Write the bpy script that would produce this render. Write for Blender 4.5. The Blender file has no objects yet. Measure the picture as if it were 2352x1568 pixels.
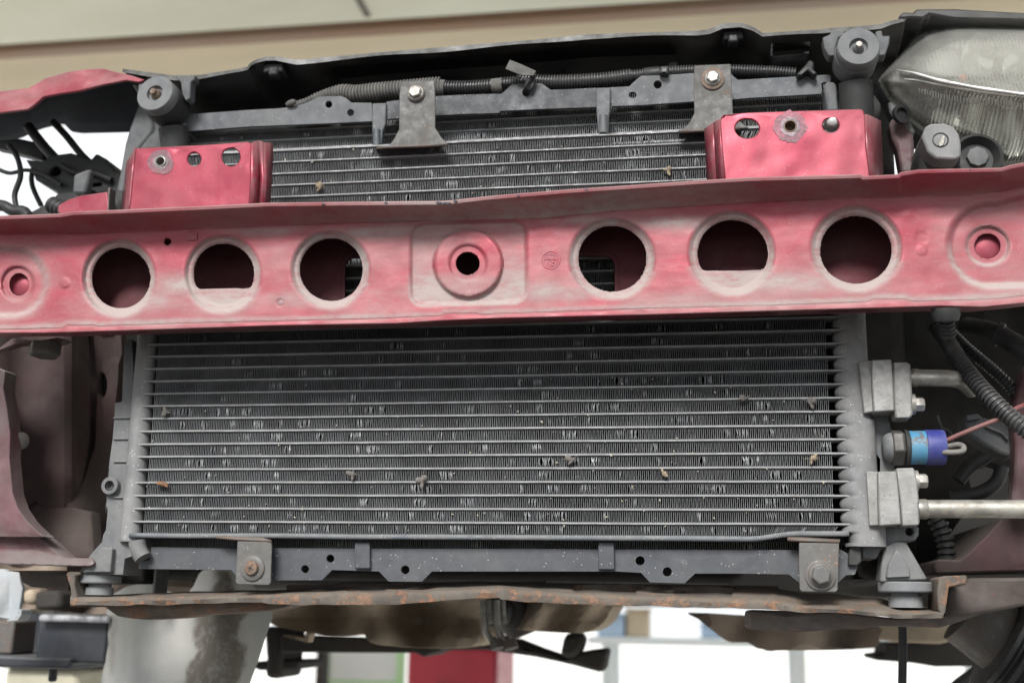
import bpy, bmesh, math, random
import numpy as np
from mathutils import Vector, Matrix, noise
from mathutils.geometry import delaunay_2d_cdt

random.seed(7)
SC = bpy.context.scene
COL = SC.collection

# ------------------------------------------------------------------ camera
CZ = 1.30                                   # camera height above the yard floor
YAW, PITCH, ROLL = 0.162569, 0.224382, 0.015895
F = 2715.9                                  # focal length in 1/2352 picture widths
cam_d = bpy.data.cameras.new('camera')
cam = bpy.data.objects.new('camera', cam_d)
COL.objects.link(cam)
SC.camera = cam
_cy, _sy, _cp, _sp = math.cos(YAW), math.sin(YAW), math.cos(PITCH), math.sin(PITCH)
_f = Vector((-_sy * _cp, _cy * _cp, _sp))
_r = Vector((_cy, _sy, 0))
_u = _r.cross(_f)
CR = _r * math.cos(ROLL) + _u * math.sin(ROLL)
CU = -_r * math.sin(ROLL) + _u * math.cos(ROLL)
CF = _f
CAM = Vector((0, 0, CZ))
m4 = Matrix.Identity(4)
for i in range(3):
    m4[i][0], m4[i][1], m4[i][2], m4[i][3] = CR[i], CU[i], -CF[i], CAM[i]
cam.matrix_world = m4
cam_d.sensor_width = 36.0
cam_d.lens = F / 2352 * 36.0
cam_d.clip_start = 0.02
cam_d.clip_end = 500
cam_d.dof.use_dof = True
cam_d.dof.focus_distance = 0.985
cam_d.dof.aperture_fstop = 6.3

# ------------------------------------------------------------------ world, sun, exposure
w = bpy.data.worlds.new('World')
SC.world = w
w.use_nodes = True
bg = w.node_tree.nodes['Background']
bg.inputs['Color'].default_value = (0.93, 0.97, 1.0, 1)     # bright overcast sky
bg.inputs['Strength'].default_value = 0.72
sun_d = bpy.data.lights.new('sun', 'SUN')
sun_d.energy = 3.8
sun_d.angle = math.radians(24)
sun_d.color = (1.0, 0.98, 0.95)
sun = bpy.data.objects.new('sun', sun_d)
COL.objects.link(sun)
sun.rotation_euler = Vector((0.10, 0.77, -0.63)).to_track_quat('-Z', 'Y').to_euler()
sun.location = (0.3, -2, 4)
SC.view_settings.view_transform = 'Standard'
SC.view_settings.look = 'None'
SC.view_settings.exposure = 0.76
SC.view_settings.gamma = 1.0
SC.view_settings.use_curve_mapping = False

# ------------------------------------------------------------------ helpers
K = 0.3369
ZONE = {'a': 0.0, 'b': 574.2, 'c': 1148.4, 'd': 1720.4}
ROW = {'1': 0.0, '2': 402.0, '3': 1039.9}


def q(zone, pts):
    """tracing units of one enlarged view -> picture units"""
    if zone == 'e':
        return [(1835.2 + x * .27459, 746.5 + y * .27459) for x, y in pts]
    if zone == 'g':
        return [(x * .27459, 746.5 + y * .27459) for x, y in pts]
    ox, oy = ZONE[zone[0]], ROW[zone[1]]
    return [(ox + x * K, oy + y * K) for x, y in pts]


def q1(zone, x, y):
    return q(zone, [(x, y)])[0]


def at(px, py, Y):
    d = CF * F + CR * (px - 1176) + CU * (784 - py)
    t = Y / d.y
    return Vector((d.x * t, Y, CZ + d.z * t))


def unit(Y):
    return Y / F * 0.985       # metres per picture unit near depth Y


def ip(pts):
    xs = [p[0] for p in pts]
    ys = [p[1] for p in pts]
    return lambda x: float(np.interp(x, xs, ys))


def sst(a, b, x):
    t = min(1, max(0, (x - a) / (b - a)))
    return t * t * (3 - 2 * t)


OFF = {}


def root(name, loc, label, cat, group=None):
    o = bpy.data.objects.new(name, None)
    o.empty_display_size = 0.02
    o.location = loc
    COL.objects.link(o)
    OFF[o] = Vector(loc)
    o['label'] = label
    o['category'] = cat
    if group:
        o['group'] = group
    return o


def tag(o, label, cat, group=None):
    o['label'] = label
    o['category'] = cat
    if group:
        o['group'] = group
    return o


def obj(name, verts, faces, mat, parent=None, smooth=None, bev=0, solid=0, sub=0, label=None, bseg=2):
    off = OFF[parent] if parent is not None else None
    vs = [Vector(v) for v in verts]
    if off is None:
        c = sum(vs, Vector()) / max(1, len(vs))
        off = Vector((c.x, c.y, min(v.z for v in vs)))
        loc = off
    else:
        loc = None
    me = bpy.data.meshes.new(name)
    me.from_pydata([tuple(v - off) for v in vs], [], faces)
    me.validate()
    bm = bmesh.new()
    bm.from_mesh(me)
    bmesh.ops.recalc_face_normals(bm, faces=bm.faces)
    bm.to_mesh(me)
    bm.free()
    me.update()
    if smooth:
        me.shade_smooth()
        me.set_sharp_from_angle(angle=math.radians(smooth))
    o = bpy.data.objects.new(name, me)
    COL.objects.link(o)
    OFF[o] = off
    if loc is not None:
        o.location = loc
    else:
        o.parent = parent
    if mat:
        me.materials.append(mat)
    if solid:
        s = o.modifiers.new('solid', 'SOLIDIFY')
        s.thickness = solid
        s.offset = 0
    if sub:
        s = o.modifiers.new('sub', 'SUBSURF')
        s.levels = s.render_levels = sub
    if bev:
        b = o.modifiers.new('bevel', 'BEVEL')
        b.width = bev
        b.segments = bseg
        b.limit_method = 'ANGLE'
        b.angle_limit = math.radians(40)
        if not smooth:
            me.shade_smooth()
            me.set_sharp_from_angle(angle=math.radians(35))
    if label:
        o['label'] = label
    return o


def ell(cx, cy, rx, ry=None, n=28):
    ry = ry or rx
    return [(cx + rx * math.cos(2 * math.pi * i / n), cy + ry * math.sin(2 * math.pi * i / n)) for i in range(n)]


def inside(p, poly):
    x, y = p
    c = False
    n = len(poly)
    j = n - 1
    for i in range(n):
        xi, yi = poly[i]
        xj, yj = poly[j]
        if (yi > y) != (yj > y) and x < (xj - xi) * (y - yi) / (yj - yi) + xi:
            c = not c
        j = i
    return c


def segd(p, poly):
    best = 1e9
    n = len(poly)
    px, py = p
    for i in range(n):
        ax, ay = poly[i]
        bx, by = poly[(i + 1) % n]
        dx, dy = bx - ax, by - ay
        L = dx * dx + dy * dy
        t = 0 if L == 0 else max(0, min(1, ((px - ax) * dx + (py - ay) * dy) / L))
        d = (ax + t * dx - px) ** 2 + (ay + t * dy - py) ** 2
        if d < best:
            best = d
    return math.sqrt(best)


def smooth_poly(pts, n=3, closed=True):
    out = []
    N = len(pts)
    rng = range(N) if closed else range(N - 1)
    for i in rng:
        p0 = pts[(i - 1) % N] if closed or i > 0 else pts[0]
        p1, p2 = pts[i], pts[(i + 1) % N]
        p3 = pts[(i + 2) % N] if closed or i + 2 < N else pts[-1]
        for k in range(n):
            t = k / n
            out.append(tuple(0.5 * (2 * p1[c] + (p2[c] - p0[c]) * t + (2 * p0[c] - 5 * p1[c] + 4 * p2[c] - p3[c]) * t * t
                             + (3 * p1[c] - p0[c] - 3 * p2[c] + p3[c]) * t ** 3) for c in range(len(p1))))
    if not closed:
        out.append(tuple(pts[-1]))
    return out


def tri2d(outline, holes=(), step=0):
    pts, edges = [], []
    loops = [outline] + list(holes)
    for lp in loops:
        b = len(pts)
        pts += [Vector(p) for p in lp]
        edges += [(b + i, b + (i + 1) % len(lp)) for i in range(len(lp))]
    if step:
        xs = [p[0] for p in outline]
        ys = [p[1] for p in outline]
        y = min(ys) + step / 2
        while y < max(ys):
            x = min(xs) + step / 2
            while x < max(xs):
                p = (x, y)
                if inside(p, outline) and segd(p, outline) > step * .45 and not any(
                        inside(p, h) or segd(p, h) < step * .45 for h in holes):
                    pts.append(Vector(p))
                x += step
            y += step
    v, e, f, *_ = delaunay_2d_cdt(pts, edges, [], 0, 1e-4)
    fs = []
    for t in f:
        c = (sum(v[i].x for i in t) / len(t), sum(v[i].y for i in t) / len(t))
        if inside(c, outline) and not any(inside(c, h) for h in holes):
            fs.append(tuple(t))
    return [(p.x, p.y) for p in v], fs


def plate(name, outline, Y, th, mat, parent=None, holes=(), bev=0.0008, step=0, yf=None, label=None, smooth=None):
    """a traced sheet at its own depth, extruded straight back by th; yf(px,py) shapes its front"""
    v2, fs = tri2d(outline, holes, step)
    fn = yf or (lambda x, y: 0)
    front = [at(x, y, Y + fn(x, y)) for x, y in v2]
    n = len(front)
    verts = front + [p + Vector((0, th, 0)) for p in front]
    faces = list(fs) + [tuple(i + n for i in reversed(t)) for t in fs]
    cnt = {}
    for t in fs:
        for i in range(len(t)):
            a, b = t[i], t[(i + 1) % len(t)]
            cnt.setdefault((min(a, b), max(a, b)), []).append((a, b))
    for k, l in cnt.items():
        if len(l) == 1:
            a, b = l[0]
            faces.append((b, a, a + n, b + n))
    return obj(name, verts, faces, mat, parent, smooth=smooth, bev=bev, label=label)


def frame_of(ax):
    ax = ax.normalized()
    t = Vector((0, 0, 1)) if abs(ax.z) < .9 else Vector((1, 0, 0))
    a = ax.cross(t).normalized()
    return ax, a, ax.cross(a).normalized()


def lathe(name, o, ax, prof, mat, parent=None, n=32, bev=0, smooth=40, label=None, caps=(1, 1)):
    ax, a, b = frame_of(Vector(ax))
    o = Vector(o)
    verts, faces = [], []
    for d, r in prof:
        for i in range(n):
            t = 2 * math.pi * i / n
            verts.append(o + ax * d + (a * math.cos(t) + b * math.sin(t)) * r)
    for k in range(len(prof) - 1):
        for i in range(n):
            j = (i + 1) % n
            faces.append((k * n + i, k * n + j, (k + 1) * n + j, (k + 1) * n + i))
    if caps[0]:
        faces.append(tuple(range(n)))
    if caps[1]:
        faces.append(tuple((len(prof) - 1) * n + i for i in range(n)))
    return obj(name, verts, faces, mat, parent, smooth=smooth, bev=bev, label=label)


def tube(name, path, r, mat, parent=None, seg=14, corr=None, n=8, label=None, rf=None):
    pts = [Vector(p) for p in path]
    if len(pts) > 2:
        pts = [Vector(p) for p in smooth_poly([tuple(p) for p in pts], n, closed=False)]
    # resample
    L = [0]
    for i in range(1, len(pts)):
        L.append(L[-1] + (pts[i] - pts[i - 1]).length)
    step = (corr[0] / 6) if corr else max(r * .6, L[-1] / 60)
    N = max(2, int(L[-1] / step))
    res = []
    k = 0
    for i in range(N + 1):
        s = L[-1] * i / N
        while k < len(L) - 2 and L[k + 1] < s:
            k += 1
        t = (s - L[k]) / max(1e-9, L[k + 1] - L[k])
        res.append((s, pts[k].lerp(pts[k + 1], t)))
    verts, faces = [], []
    up = None
    for i, (s, p) in enumerate(res):
        d = (res[min(i + 1, N)][1] - res[max(i - 1, 0)][1]).normalized()
        if up is None:
            _, up, _ = frame_of(d)
        up = (up - d * up.dot(d)).normalized()
        sd = d.cross(up)
        rr = r
        if corr:
            ph = (s / corr[0]) % 1
            rr = r + corr[1] * (1 if .15 < ph < .62 else (-1 if .72 < ph or ph < .05 else 0))
        if rf:
            rr *= rf(s / L[-1])
        for j in range(seg):
            a = 2 * math.pi * j / seg
            verts.append(p + (up * math.cos(a) + sd * math.sin(a)) * rr)
    for i in range(N):
        for j in range(seg):
            k2 = (j + 1) % seg
            faces.append((i * seg + j, i * seg + k2, (i + 1) * seg + k2, (i + 1) * seg + j))
    faces.append(tuple(range(seg)))
    faces.append(tuple(N * seg + j for j in range(seg)))
    return obj(name, verts, faces, mat, parent, smooth=60 if not corr else 50, label=label)


def box(name, lo, hi, mat, parent=None, bev=.001, label=None, rot=0, jit=0):
    c = (Vector(lo) + Vector(hi)) / 2
    verts = []
    for x in (lo[0], hi[0]):
        for y in (lo[1], hi[1]):
            for z in (lo[2], hi[2]):
                p = Vector((x, y, z)) - c
                p = Matrix.Rotation(rot, 3, 'Y') @ p
                verts.append(p + c + Vector((random.uniform(-jit, jit), 0, random.uniform(-jit, jit))))
    faces = [(0, 1, 3, 2), (4, 6, 7, 5), (0, 4, 5, 1), (2, 3, 7, 6), (0, 2, 6, 4), (1, 5, 7, 3)]
    return obj(name, verts, faces, mat, parent, bev=bev, label=label)


def grid(name, rows, mat, parent=None, smooth=40, solid=0, skip=None, label=None, bev=0):
    """rows of points -> sheet; skip(i,j) leaves a face out"""
    n = len(rows[0])
    verts = [p for r in rows for p in r]
    faces = []
    for i in range(len(rows) - 1):
        for j in range(n - 1):
            if skip and skip(i, j):
                continue
            faces.append((i * n + j, i * n + j + 1, (i + 1) * n + j + 1, (i + 1) * n + j))
    return obj(name, verts, faces, mat, parent, smooth=smooth, solid=solid, label=label, bev=bev)


def hexhead(name, o, ax, r, h, mat, parent, cham=True):
    ax, a, b = frame_of(Vector(ax))
    o = Vector(o)
    verts, faces = [], []
    for d, rr in ((0, r), (h * .8, r), (h, r * .86)):
        for i in range(6):
            t = math.pi / 3 * i + .3
            verts.append(o + ax * d + (a * math.cos(t) + b * math.sin(t)) * rr)
    for k in range(2):
        for i in range(6):
            j = (i + 1) % 6
            faces.append((k * 6 + i, k * 6 + j, (k + 1) * 6 + j, (k + 1) * 6 + i))
    faces += [tuple(range(6)), tuple(range(12, 18))]
    return obj(name, verts, faces, mat, parent, bev=r * .07)


# ------------------------------------------------------------------ materials
def M(name, col, rough=.5, metal=0., col2=None, nsc=18, dust=0., dustcol=(.36, .34, .30), dsc=25, up=0., rust=0.,
      rustcol=(.19, .075, .03), rsc=40, bump=.15, bsc=300, speck=0., speckcol=(.5, .49, .46), spec=.5, edge=0.,
      edgecol=(.45, .44, .42), stretch=(1, 1, 1), attr=None):
    m = bpy.data.materials.new(name)
    m.use_nodes = True
    nt = m.node_tree
    nd, lk = nt.nodes, nt.links
    b = nd['Principled BSDF']
    tc = nd.new('ShaderNodeTexCoord')
    mp = nd.new('ShaderNodeMapping')
    mp.inputs['Scale'].default_value = stretch
    lk.new(tc.outputs['Object'], mp.inputs['Vector'])
    vec = mp.outputs['Vector']

    def nz(sc, det=6, rg=.6, dist=0):
        n = nd.new('ShaderNodeTexNoise')
        n.inputs['Scale'].default_value = sc
        n.inputs['Detail'].default_value = det
        n.inputs['Roughness'].default_value = rg
        n.inputs['Distortion'].default_value = dist
        lk.new(vec, n.inputs['Vector'])
        return n.outputs['Fac']

    def rmp(src, lo, hi, a=0., bb=1.):
        r = nd.new('ShaderNodeMapRange')
        r.interpolation_type = 'SMOOTHSTEP'
        r.inputs[1].default_value, r.inputs[2].default_value = lo, hi
        r.inputs[3].default_value, r.inputs[4].default_value = a, bb
        lk.new(src, r.inputs[0])
        return r.outputs[0]

    def mix(fac, a, bcol):
        x = nd.new('ShaderNodeMix')
        x.data_type = 'RGBA'
        if isinstance(fac, float):
            x.inputs[0].default_value = fac
        else:
            lk.new(fac, x.inputs[0])
        for s, c in ((6, a), (7, bcol)):
            if isinstance(c, tuple):
                x.inputs[s].default_value = (*c, 1)
            else:
                lk.new(c, x.inputs[s])
        return x.outputs[2]

    def mth(op, a, bb, clamp=False):
        x = nd.new('ShaderNodeMath')
        x.operation = op
        x.use_clamp = clamp
        for i, s in enumerate((a, bb)):
            if isinstance(s, (int, float)):
                x.inputs[i].default_value = s
            else:
                lk.new(s, x.inputs[i])
        return x.outputs[0]

    c2 = col2 or tuple(k * .72 for k in col)
    out = mix(rmp(nz(nsc), .35, .65), col, c2)
    rfac = None
    if rust:
        rfac = rmp(nz(rsc, 10, .7), .66 - rust * .33, .74 - rust * .3)
        rc = mix(rmp(nz(rsc * 3, 4), .4, .62), rustcol, tuple(k * 1.6 for k in rustcol))
        out = mix(rfac, out, rc)
    dfac = None
    if dust or up:
        d = mth('MULTIPLY', rmp(nz(dsc, 8, .68, .4), .32, .68), dust)
        if up:
            g = nd.new('ShaderNodeNewGeometry')
            s = nd.new('ShaderNodeSeparateXYZ')
            lk.new(g.outputs['Normal'], s.inputs[0])
            u = rmp(s.outputs['Z'], .15, .8, 0., up)
            u = mth('MULTIPLY', u, rmp(nz(dsc * 4, 5), .2, .6, .5, 1.))
            d = mth('ADD', d, u, True)
        if attr:
            an = nd.new('ShaderNodeAttribute')
            an.attribute_name = attr
            a1 = mth('MULTIPLY', an.outputs['Fac'], rmp(nz(90, 9, .7), .34, .60, .55, 1.))
            d = mth('ADD', d, a1, True)
            d = mth('MULTIPLY', d, .86)
        dfac = d
        out = mix(d, out, dustcol)
    if speck:
        v = nd.new('ShaderNodeTexVoronoi')
        v.inputs['Scale'].default_value = 330
        lk.new(vec, v.inputs['Vector'])
        s1 = rmp(v.outputs['Distance'], .12, .22, 1., 0.)
        s2 = rmp(nz(150, 2), .5, .6)
        out = mix(mth('MULTIPLY', mth('MULTIPLY', s1, s2), speck), out, speckcol)
    if edge:
        g = nd.new('ShaderNodeNewGeometry')
        e = mth('MULTIPLY', rmp(g.outputs['Pointiness'], .53, .60), rmp(nz(120, 4), .35, .6))
        out = mix(mth('MULTIPLY', e, edge), out, edgecol)
    lk.new(out, b.inputs['Base Color'])
    b.inputs['Metallic'].default_value = metal
    if metal and (dfac or rfac):
        f = dfac or rfac
        lk.new(mth('MULTIPLY', mth('SUBTRACT', 1., f, True), metal), b.inputs['Metallic'])
    lk.new(rmp(nz(nsc * 4, 4), .3, .7, max(0, rough - .08), min(1, rough + .12)), b.inputs['Roughness'])
    if dfac is not None:
        r0 = b.inputs['Roughness'].links[0].from_socket
        lk.new(mth('ADD', r0, mth('MULTIPLY', dfac, .4), True), b.inputs['Roughness'])
    b.inputs['Specular IOR Level'].default_value = spec
    if bump:
        bp = nd.new('ShaderNodeBump')
        bp.inputs['Strength'].default_value = bump
        bp.inputs['Distance'].default_value = .0006
        h = nz(bsc, 5)
        if rfac is not None:
            h = mth('ADD', h, mth('MULTIPLY', rfac, .8))
        lk.new(h, bp.inputs['Height'])
        lk.new(bp.outputs[0], b.inputs['Normal'])
    m['bsdf'] = 1
    return m


RED = M('red_paint', (.31, .034, .058), .5, .25, col2=(.27, .036, .056), nsc=9, dust=.40, dustcol=(.36, .33, .31), dsc=8, attr='dust',
        up=.3, bump=.06, bsc=260, speck=.35, stretch=(1, 1, 2.6), edge=.25, edgecol=(.25, .22, .22))
REDB = M('red_bracket_paint', (.27, .03, .055), .34, .45, col2=(.245, .028, .05), nsc=8, dust=.14, dustcol=(.31, .2, .2),
         dsc=11, up=.4, bump=.06, bsc=220, speck=.15, edge=.3, edgecol=(.2, .18, .18))
REDIN = M('dark_inner_red', (.10, .014, .022), .7, 0, col2=(.07, .012, .018), nsc=14, dust=.3, dustcol=(.12, .08, .075), bump=.1)  # darker red than the outside of the beam
MAROON = M('grimy_maroon', (.05, .016, .02), .7, 0., col2=(.035, .02, .02), nsc=14, dust=.7, dustcol=(.075, .06, .053),
           dsc=9, up=.5, bump=.2, bsc=180)
MAROONL = M('dull_red_rail', (.09, .02, .03), .55, .1, col2=(.065, .026, .03), nsc=12, dust=.6, dustcol=(.16, .135, .13),
            dsc=10, up=.6, bump=.15, bsc=180, edge=.5)
CHIP = M('bare_primer_chip', (.035, .04, .06), .6, 0, nsc=60)
SCUFF = M('heat_marked_paint', (.27, .09, .12), .5, .2, col2=(.14, .07, .085), nsc=130, rust=.2, rustcol=(.10, .06, .05), bump=.3, bsc=400)
SCUFF2 = M('bare_scuffed_steel', (.22, .17, .185), .45, .3, col2=(.11, .085, .095), nsc=130, rust=.25, bump=.3, bsc=400)
ZINC = M('zinc_pin', (.66, .66, .65), .4, .2, col2=(.5, .5, .5), nsc=200, bump=.4, bsc=500)
GLINT = M('white_lens_glint', (.82, .83, .82), .12, 0, col2=(.7, .71, .70), nsc=60, bump=0)  # white that stands in for bright streaks and glints on the lens
FIN = M('fin_aluminium', (.155, .16, .167), .5, .3, col2=(.09, .093, .098), nsc=24, dust=.5, dustcol=(.155, .156, .157), dsc=30,
        bump=0, spec=.35)
FINB = M('light_bent_fin_aluminium', (.215, .22, .225), .5, .3, col2=(.15, .153, .157), nsc=60, bump=0)  # lighter grey for some of the bent fins
FINR = M('radiator_fin', (.24, .247, .255), .5, .3, col2=(.15, .152, .158), nsc=30, dust=.5, dustcol=(.24, .238, .23), dsc=30,
         bump=0, spec=.3)
TUBE = M('tube_aluminium', (.31, .315, .325), .45, .3, col2=(.20, .204, .21), nsc=40, dust=.7, dustcol=(.27, .265, .26), dsc=60,
         up=.3, bump=.25, bsc=700, speck=.4)
HEAD = M('header_aluminium', (.19, .192, .197), .5, .25, col2=(.14, .141, .144), nsc=30, dust=.7, dustcol=(.23, .227, .22), dsc=22,
         bump=.35, bsc=450, speck=.7, speckcol=(.6, .59, .57))
ALU = M('cast_aluminium', (.29, .287, .28), .45, .45, col2=(.20, .195, .188), nsc=45, dust=.5, dustcol=(.25, .24, .225), dsc=30,
        bump=.45, bsc=350, speck=.8, speckcol=(.08, .075, .07), up=.2)
PIPE = M('alu_pipe', (.42, .415, .39), .35, .75, col2=(.25, .24, .22), nsc=70, dust=.5, dustcol=(.3, .27, .22), dsc=45, bump=.2,
         speck=.5)
STRIP = M('painted_grey_strip', (.085, .094, .108), .5, .0, col2=(.068, .075, .087), nsc=26, dust=.65, dustcol=(.19, .192, .19),
          dsc=16, bump=.15, bsc=260, speck=.5, up=.5)
STRIPD = M('clean_grey_strip', (.045, .05, .06), .5, .0, col2=(.036, .04, .049), nsc=26, dust=.4, dustcol=(.12, .12, .12), dsc=14,
           bump=.15, bsc=260, speck=.7, speckcol=(.42, .4, .36))
STEELB = M('grey_bracket_steel', (.10, .098, .097), .5, .15, col2=(.075, .074, .073), nsc=30, dust=.5, dustcol=(.15, .14, .125),
           dsc=30, rust=.14, rsc=60, bump=.25, bsc=260, edge=.3, edgecol=(.21, .10, .05), speck=.4)
BOLT = M('plated_bolt', (.38, .37, .35), .4, .6, col2=(.25, .235, .215), nsc=120, rust=.12, rsc=120, bump=.3, bsc=500, dust=.3)
RUSTB = M('rusty_bolt', (.21, .16, .125), .65, .2, col2=(.15, .11, .085), nsc=120, rust=.4, rustcol=(.13, .07, .042), rsc=110, bump=.5, bsc=500)
RUST = M('rusty_crossmember', (.10, .088, .076), .75, .05, col2=(.06, .054, .05), nsc=22, rust=.50, rustcol=(.15, .075, .042),
         rsc=70, dust=.45, dustcol=(.17, .14, .112), dsc=18, up=.3, bump=.7, bsc=240)
RUSTD = M('rusty_dark_web', (.075, .055, .05), .7, .05, col2=(.05, .04, .038), nsc=18, rust=.25, rustcol=(.10, .045, .028),
          rsc=30, bump=.4, bsc=200, dust=.4, dustcol=(.12, .10, .085))
BLACKP = M('black_painted_metal', (.014, .015, .017), .32, 0, col2=(.02, .021, .023), nsc=16, dust=.5, dustcol=(.085, .08, .07), dsc=8,
           bump=.06, up=.5, edge=.22, edgecol=(.25, .25, .25))
PLAS = M('grey_plastic', (.085, .09, .098), .55, 0, col2=(.07, .073, .08), nsc=26, dust=.7, dustcol=(.19, .19, .185), dsc=20, bump=.15,
         bsc=300, up=.4, speck=.3)
PLASD = M('black_plastic', (.014, .0145, .016), .5, 0, col2=(.018, .019, .02), nsc=26, dust=.4, dustcol=(.045, .044, .042), dsc=18,
          bump=.12, up=.3)
RUB = M('grey_rubber', (.15, .158, .168), .7, 0, col2=(.12, .128, .138), nsc=24, dust=.6, dustcol=(.24, .24, .235), dsc=24, bump=.2,
        up=.3, speck=.2)
COND = M('black_conduit', (.02, .021, .023), .35, 0, col2=(.026, .027, .029), nsc=30, dust=.3, dustcol=(.11, .105, .1), dsc=25,
         bump=.05, up=.4)
CONDG = M('dusty_conduit', (.08, .079, .077), .6, 0, col2=(.06, .059, .058), nsc=30, dust=.75, dustcol=(.19, .18, .166), dsc=35,
          bump=.1, up=.5)
BLUE1 = M('light_blue_plastic', (.03, .19, .36), .45, 0, col2=(.045, .21, .34), nsc=40, rust=.46, rustcol=(.07, .06, .055), rsc=80, bump=.1,
          dust=.15)
BLUE2 = M('violet_blue_plastic', (.014, .022, .17), .4, 0, col2=(.02, .03, .20), nsc=40, bump=.05, dust=.15)
WIRE_R = M('faded_red_wire', (.17, .028, .032), .5, 0, col2=(.14, .04, .04), nsc=60, dust=.4, dustcol=(.25, .2, .18), bump=0)
WIRE_G = M('grey_wire', (.12, .115, .11), .55, 0, dust=.4, bump=0)
ENG = M('engine_grime', (.010, .0095, .009), .85, 0, col2=(.007, .0068, .0065), spec=.2, nsc=14, dust=.5, dustcol=(.022, .02, .018), dsc=12, bump=.4,
        bsc=90)
CASE = M('dusty_gearbox_casting', (.42, .34, .25), .75, .05, col2=(.2, .155, .115), nsc=9, dust=.6, dustcol=(.5, .41, .31), dsc=7,
         bump=.3, bsc=80, up=.2)
CASED = M('brown_undershield', (.27, .215, .17), .8, 0, col2=(.15, .12, .10), nsc=9, dust=.5, dustcol=(.36, .28, .22), dsc=7, bump=.2)
LIFT = M('lift_arm_black', (.02, .024, .033), .35, .1, col2=(.03, .033, .04), nsc=20, dust=.25, dustcol=(.13, .13, .14), dsc=14, bump=.2, up=.8)
SHIELD = M('peeling_pale_shield', (.44, .43, .40), .7, 0, col2=(.36, .365, .36), nsc=8, attr='dust', dust=.12, dustcol=(.115, .095, .075), dsc=14, bump=.15)
RUSTW = M('rusty_brown_web', (.13, .095, .075), .75, .05, col2=(.085, .065, .055), nsc=20, rust=.5, rustcol=(.13, .06, .035), rsc=60, bump=.4, bsc=200,
          dust=.4, dustcol=(.2, .165, .13))
PALE = M('pale_blue_grey_plate', (.42, .44, .46), .6, 0, col2=(.30, .34, .38), nsc=20, dust=.4, dustcol=(.38, .35, .29), dsc=10, bump=.2)
CREAM = M('cream_post_paint', (.62, .58, .44), .6, 0, col2=(.55, .52, .40), nsc=6, dust=.3, bump=.1)
CONC = M('pale_soffit_paint', (.84, .83, .70), .85, 0, col2=(.76, .75, .63), nsc=1.2, dust=.5, dustcol=(.66, .62, .48), dsc=.8,
         bump=.3, bsc=30, stretch=(.5, 1, 1))
TAN = M('tan_roof_board', (.74, .63, .46), .85, 0, col2=(.66, .555, .41), nsc=1.5, dust=.5, dustcol=(.5, .42, .31), dsc=1.2, bump=.3,
        bsc=30, stretch=(.3, 1, 1))
TIMB = M('brown_timber_edge', (.33, .20, .13), .8, 0, col2=(.36, .27, .22), nsc=1.3, bump=.2, bsc=40, stretch=(.4, 1, 1))
GAPM = M('shadow_gap_lining', (.20, .18, .155), .9, 0, nsc=3, bump=0)
GRND = M('yard_concrete', (.74, .73, .69), .9, 0, col2=(.54, .54, .52), nsc=.8, dust=.4, dustcol=(.5, .48, .44), dsc=.6, bump=.2, bsc=20)
REDC = M('red_tool_chest_paint', (.42, .015, .035), .35, 0, col2=(.36, .015, .03), nsc=4, bump=0)
WHITE = M('white_board', (.80, .82, .82), .5, 0, col2=(.74, .79, .80), nsc=3, bump=0)
GREEN = M('pale_green_frame', (.42, .70, .36), .5, 0, col2=(.5, .74, .42), nsc=5, bump=0)
SKYB = M('pale_blue_crate', (.45, .58, .74), .5, 0, nsc=5, bump=0)
TANB = M('tan_carton', (.62, .50, .36), .7, 0, nsc=5, bump=0)
MOTH = M('dried_moth', (.30, .24, .16), .8, 0, col2=(.19, .15, .11), nsc=300, bump=.3)
GREYBUG = M('grey_dead_insect', (.17, .155, .14), .8, 0, col2=(.1, .09, .085), nsc=300, bump=.3)
BUGB = M('brown_seed_husk', (.22, .105, .05), .7, 0, col2=(.14, .07, .04), nsc=300, bump=.3)
SPECK = M('pale_seed_specks', (.62, .57, .47), .8, 0, col2=(.5, .43, .3), nsc=200, bump=0)
CHROME = M('headlamp_reflector', (.86, .86, .84), .16, .9, col2=(.74, .74, .72), nsc=12, bump=.3, bsc=26, dust=.12, dsc=12)
AMBER = M('amber_bulb', (.75, .16, .05), .25, 0, bump=0)
HOUS = M('grey_lamp_housing', (.17, .175, .18), .55, 0, col2=(.13, .134, .14), nsc=30, dust=.5, dustcol=(.3, .3, .29), dsc=20, up=.5, bump=.15)
CAVE = M('backlit_underside_navy', (.012, .014, .02), .95, 0, col2=(.016, .018, .024), spec=.08, bump=0)  # near-black navy holds the backlit shade under the corner panel
LIFTW = M('worn_lift_edge', (.55, .55, .58), .5, .3, col2=(.03, .033, .04), nsc=30, bump=.2)
UNDER = M('underbody', (.03, .028, .027), .85, 0, col2=(.045, .04, .036), nsc=6, bump=.2, bsc=60)

lens_m = bpy.data.materials.new('clear_lens')
lens_m.use_nodes = True
_n, _l = lens_m.node_tree.nodes, lens_m.node_tree.links
_b = _n['Principled BSDF']
_b.inputs['Base Color'].default_value = (.80, .79, .73, 1)
_b.inputs['Roughness'].default_value = .06
_b.inputs['IOR'].default_value = 1.48
_t = _n.new('ShaderNodeBsdfTransparent')
_t.inputs[0].default_value = (.93, .93, .90, 1)
_nz = _n.new('ShaderNodeTexNoise')
_nz.inputs['Scale'].default_value = 22
_nz.inputs['Detail'].default_value = 8
_mr = _n.new('ShaderNodeMapRange')
for _i, _v in ((1, .35), (2, .75), (3, .20), (4, .42)):
    _mr.inputs[_i].default_value = _v
_tc = _n.new('ShaderNodeTexCoord')
_l.new(_tc.outputs['Object'], _nz.inputs['Vector'])
_l.new(_nz.outputs['Fac'], _mr.inputs[0])
_b.inputs['Base Color'].default_value = (.70, .695, .66, 1)
_wv = _n.new('ShaderNodeTexWave')
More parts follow.
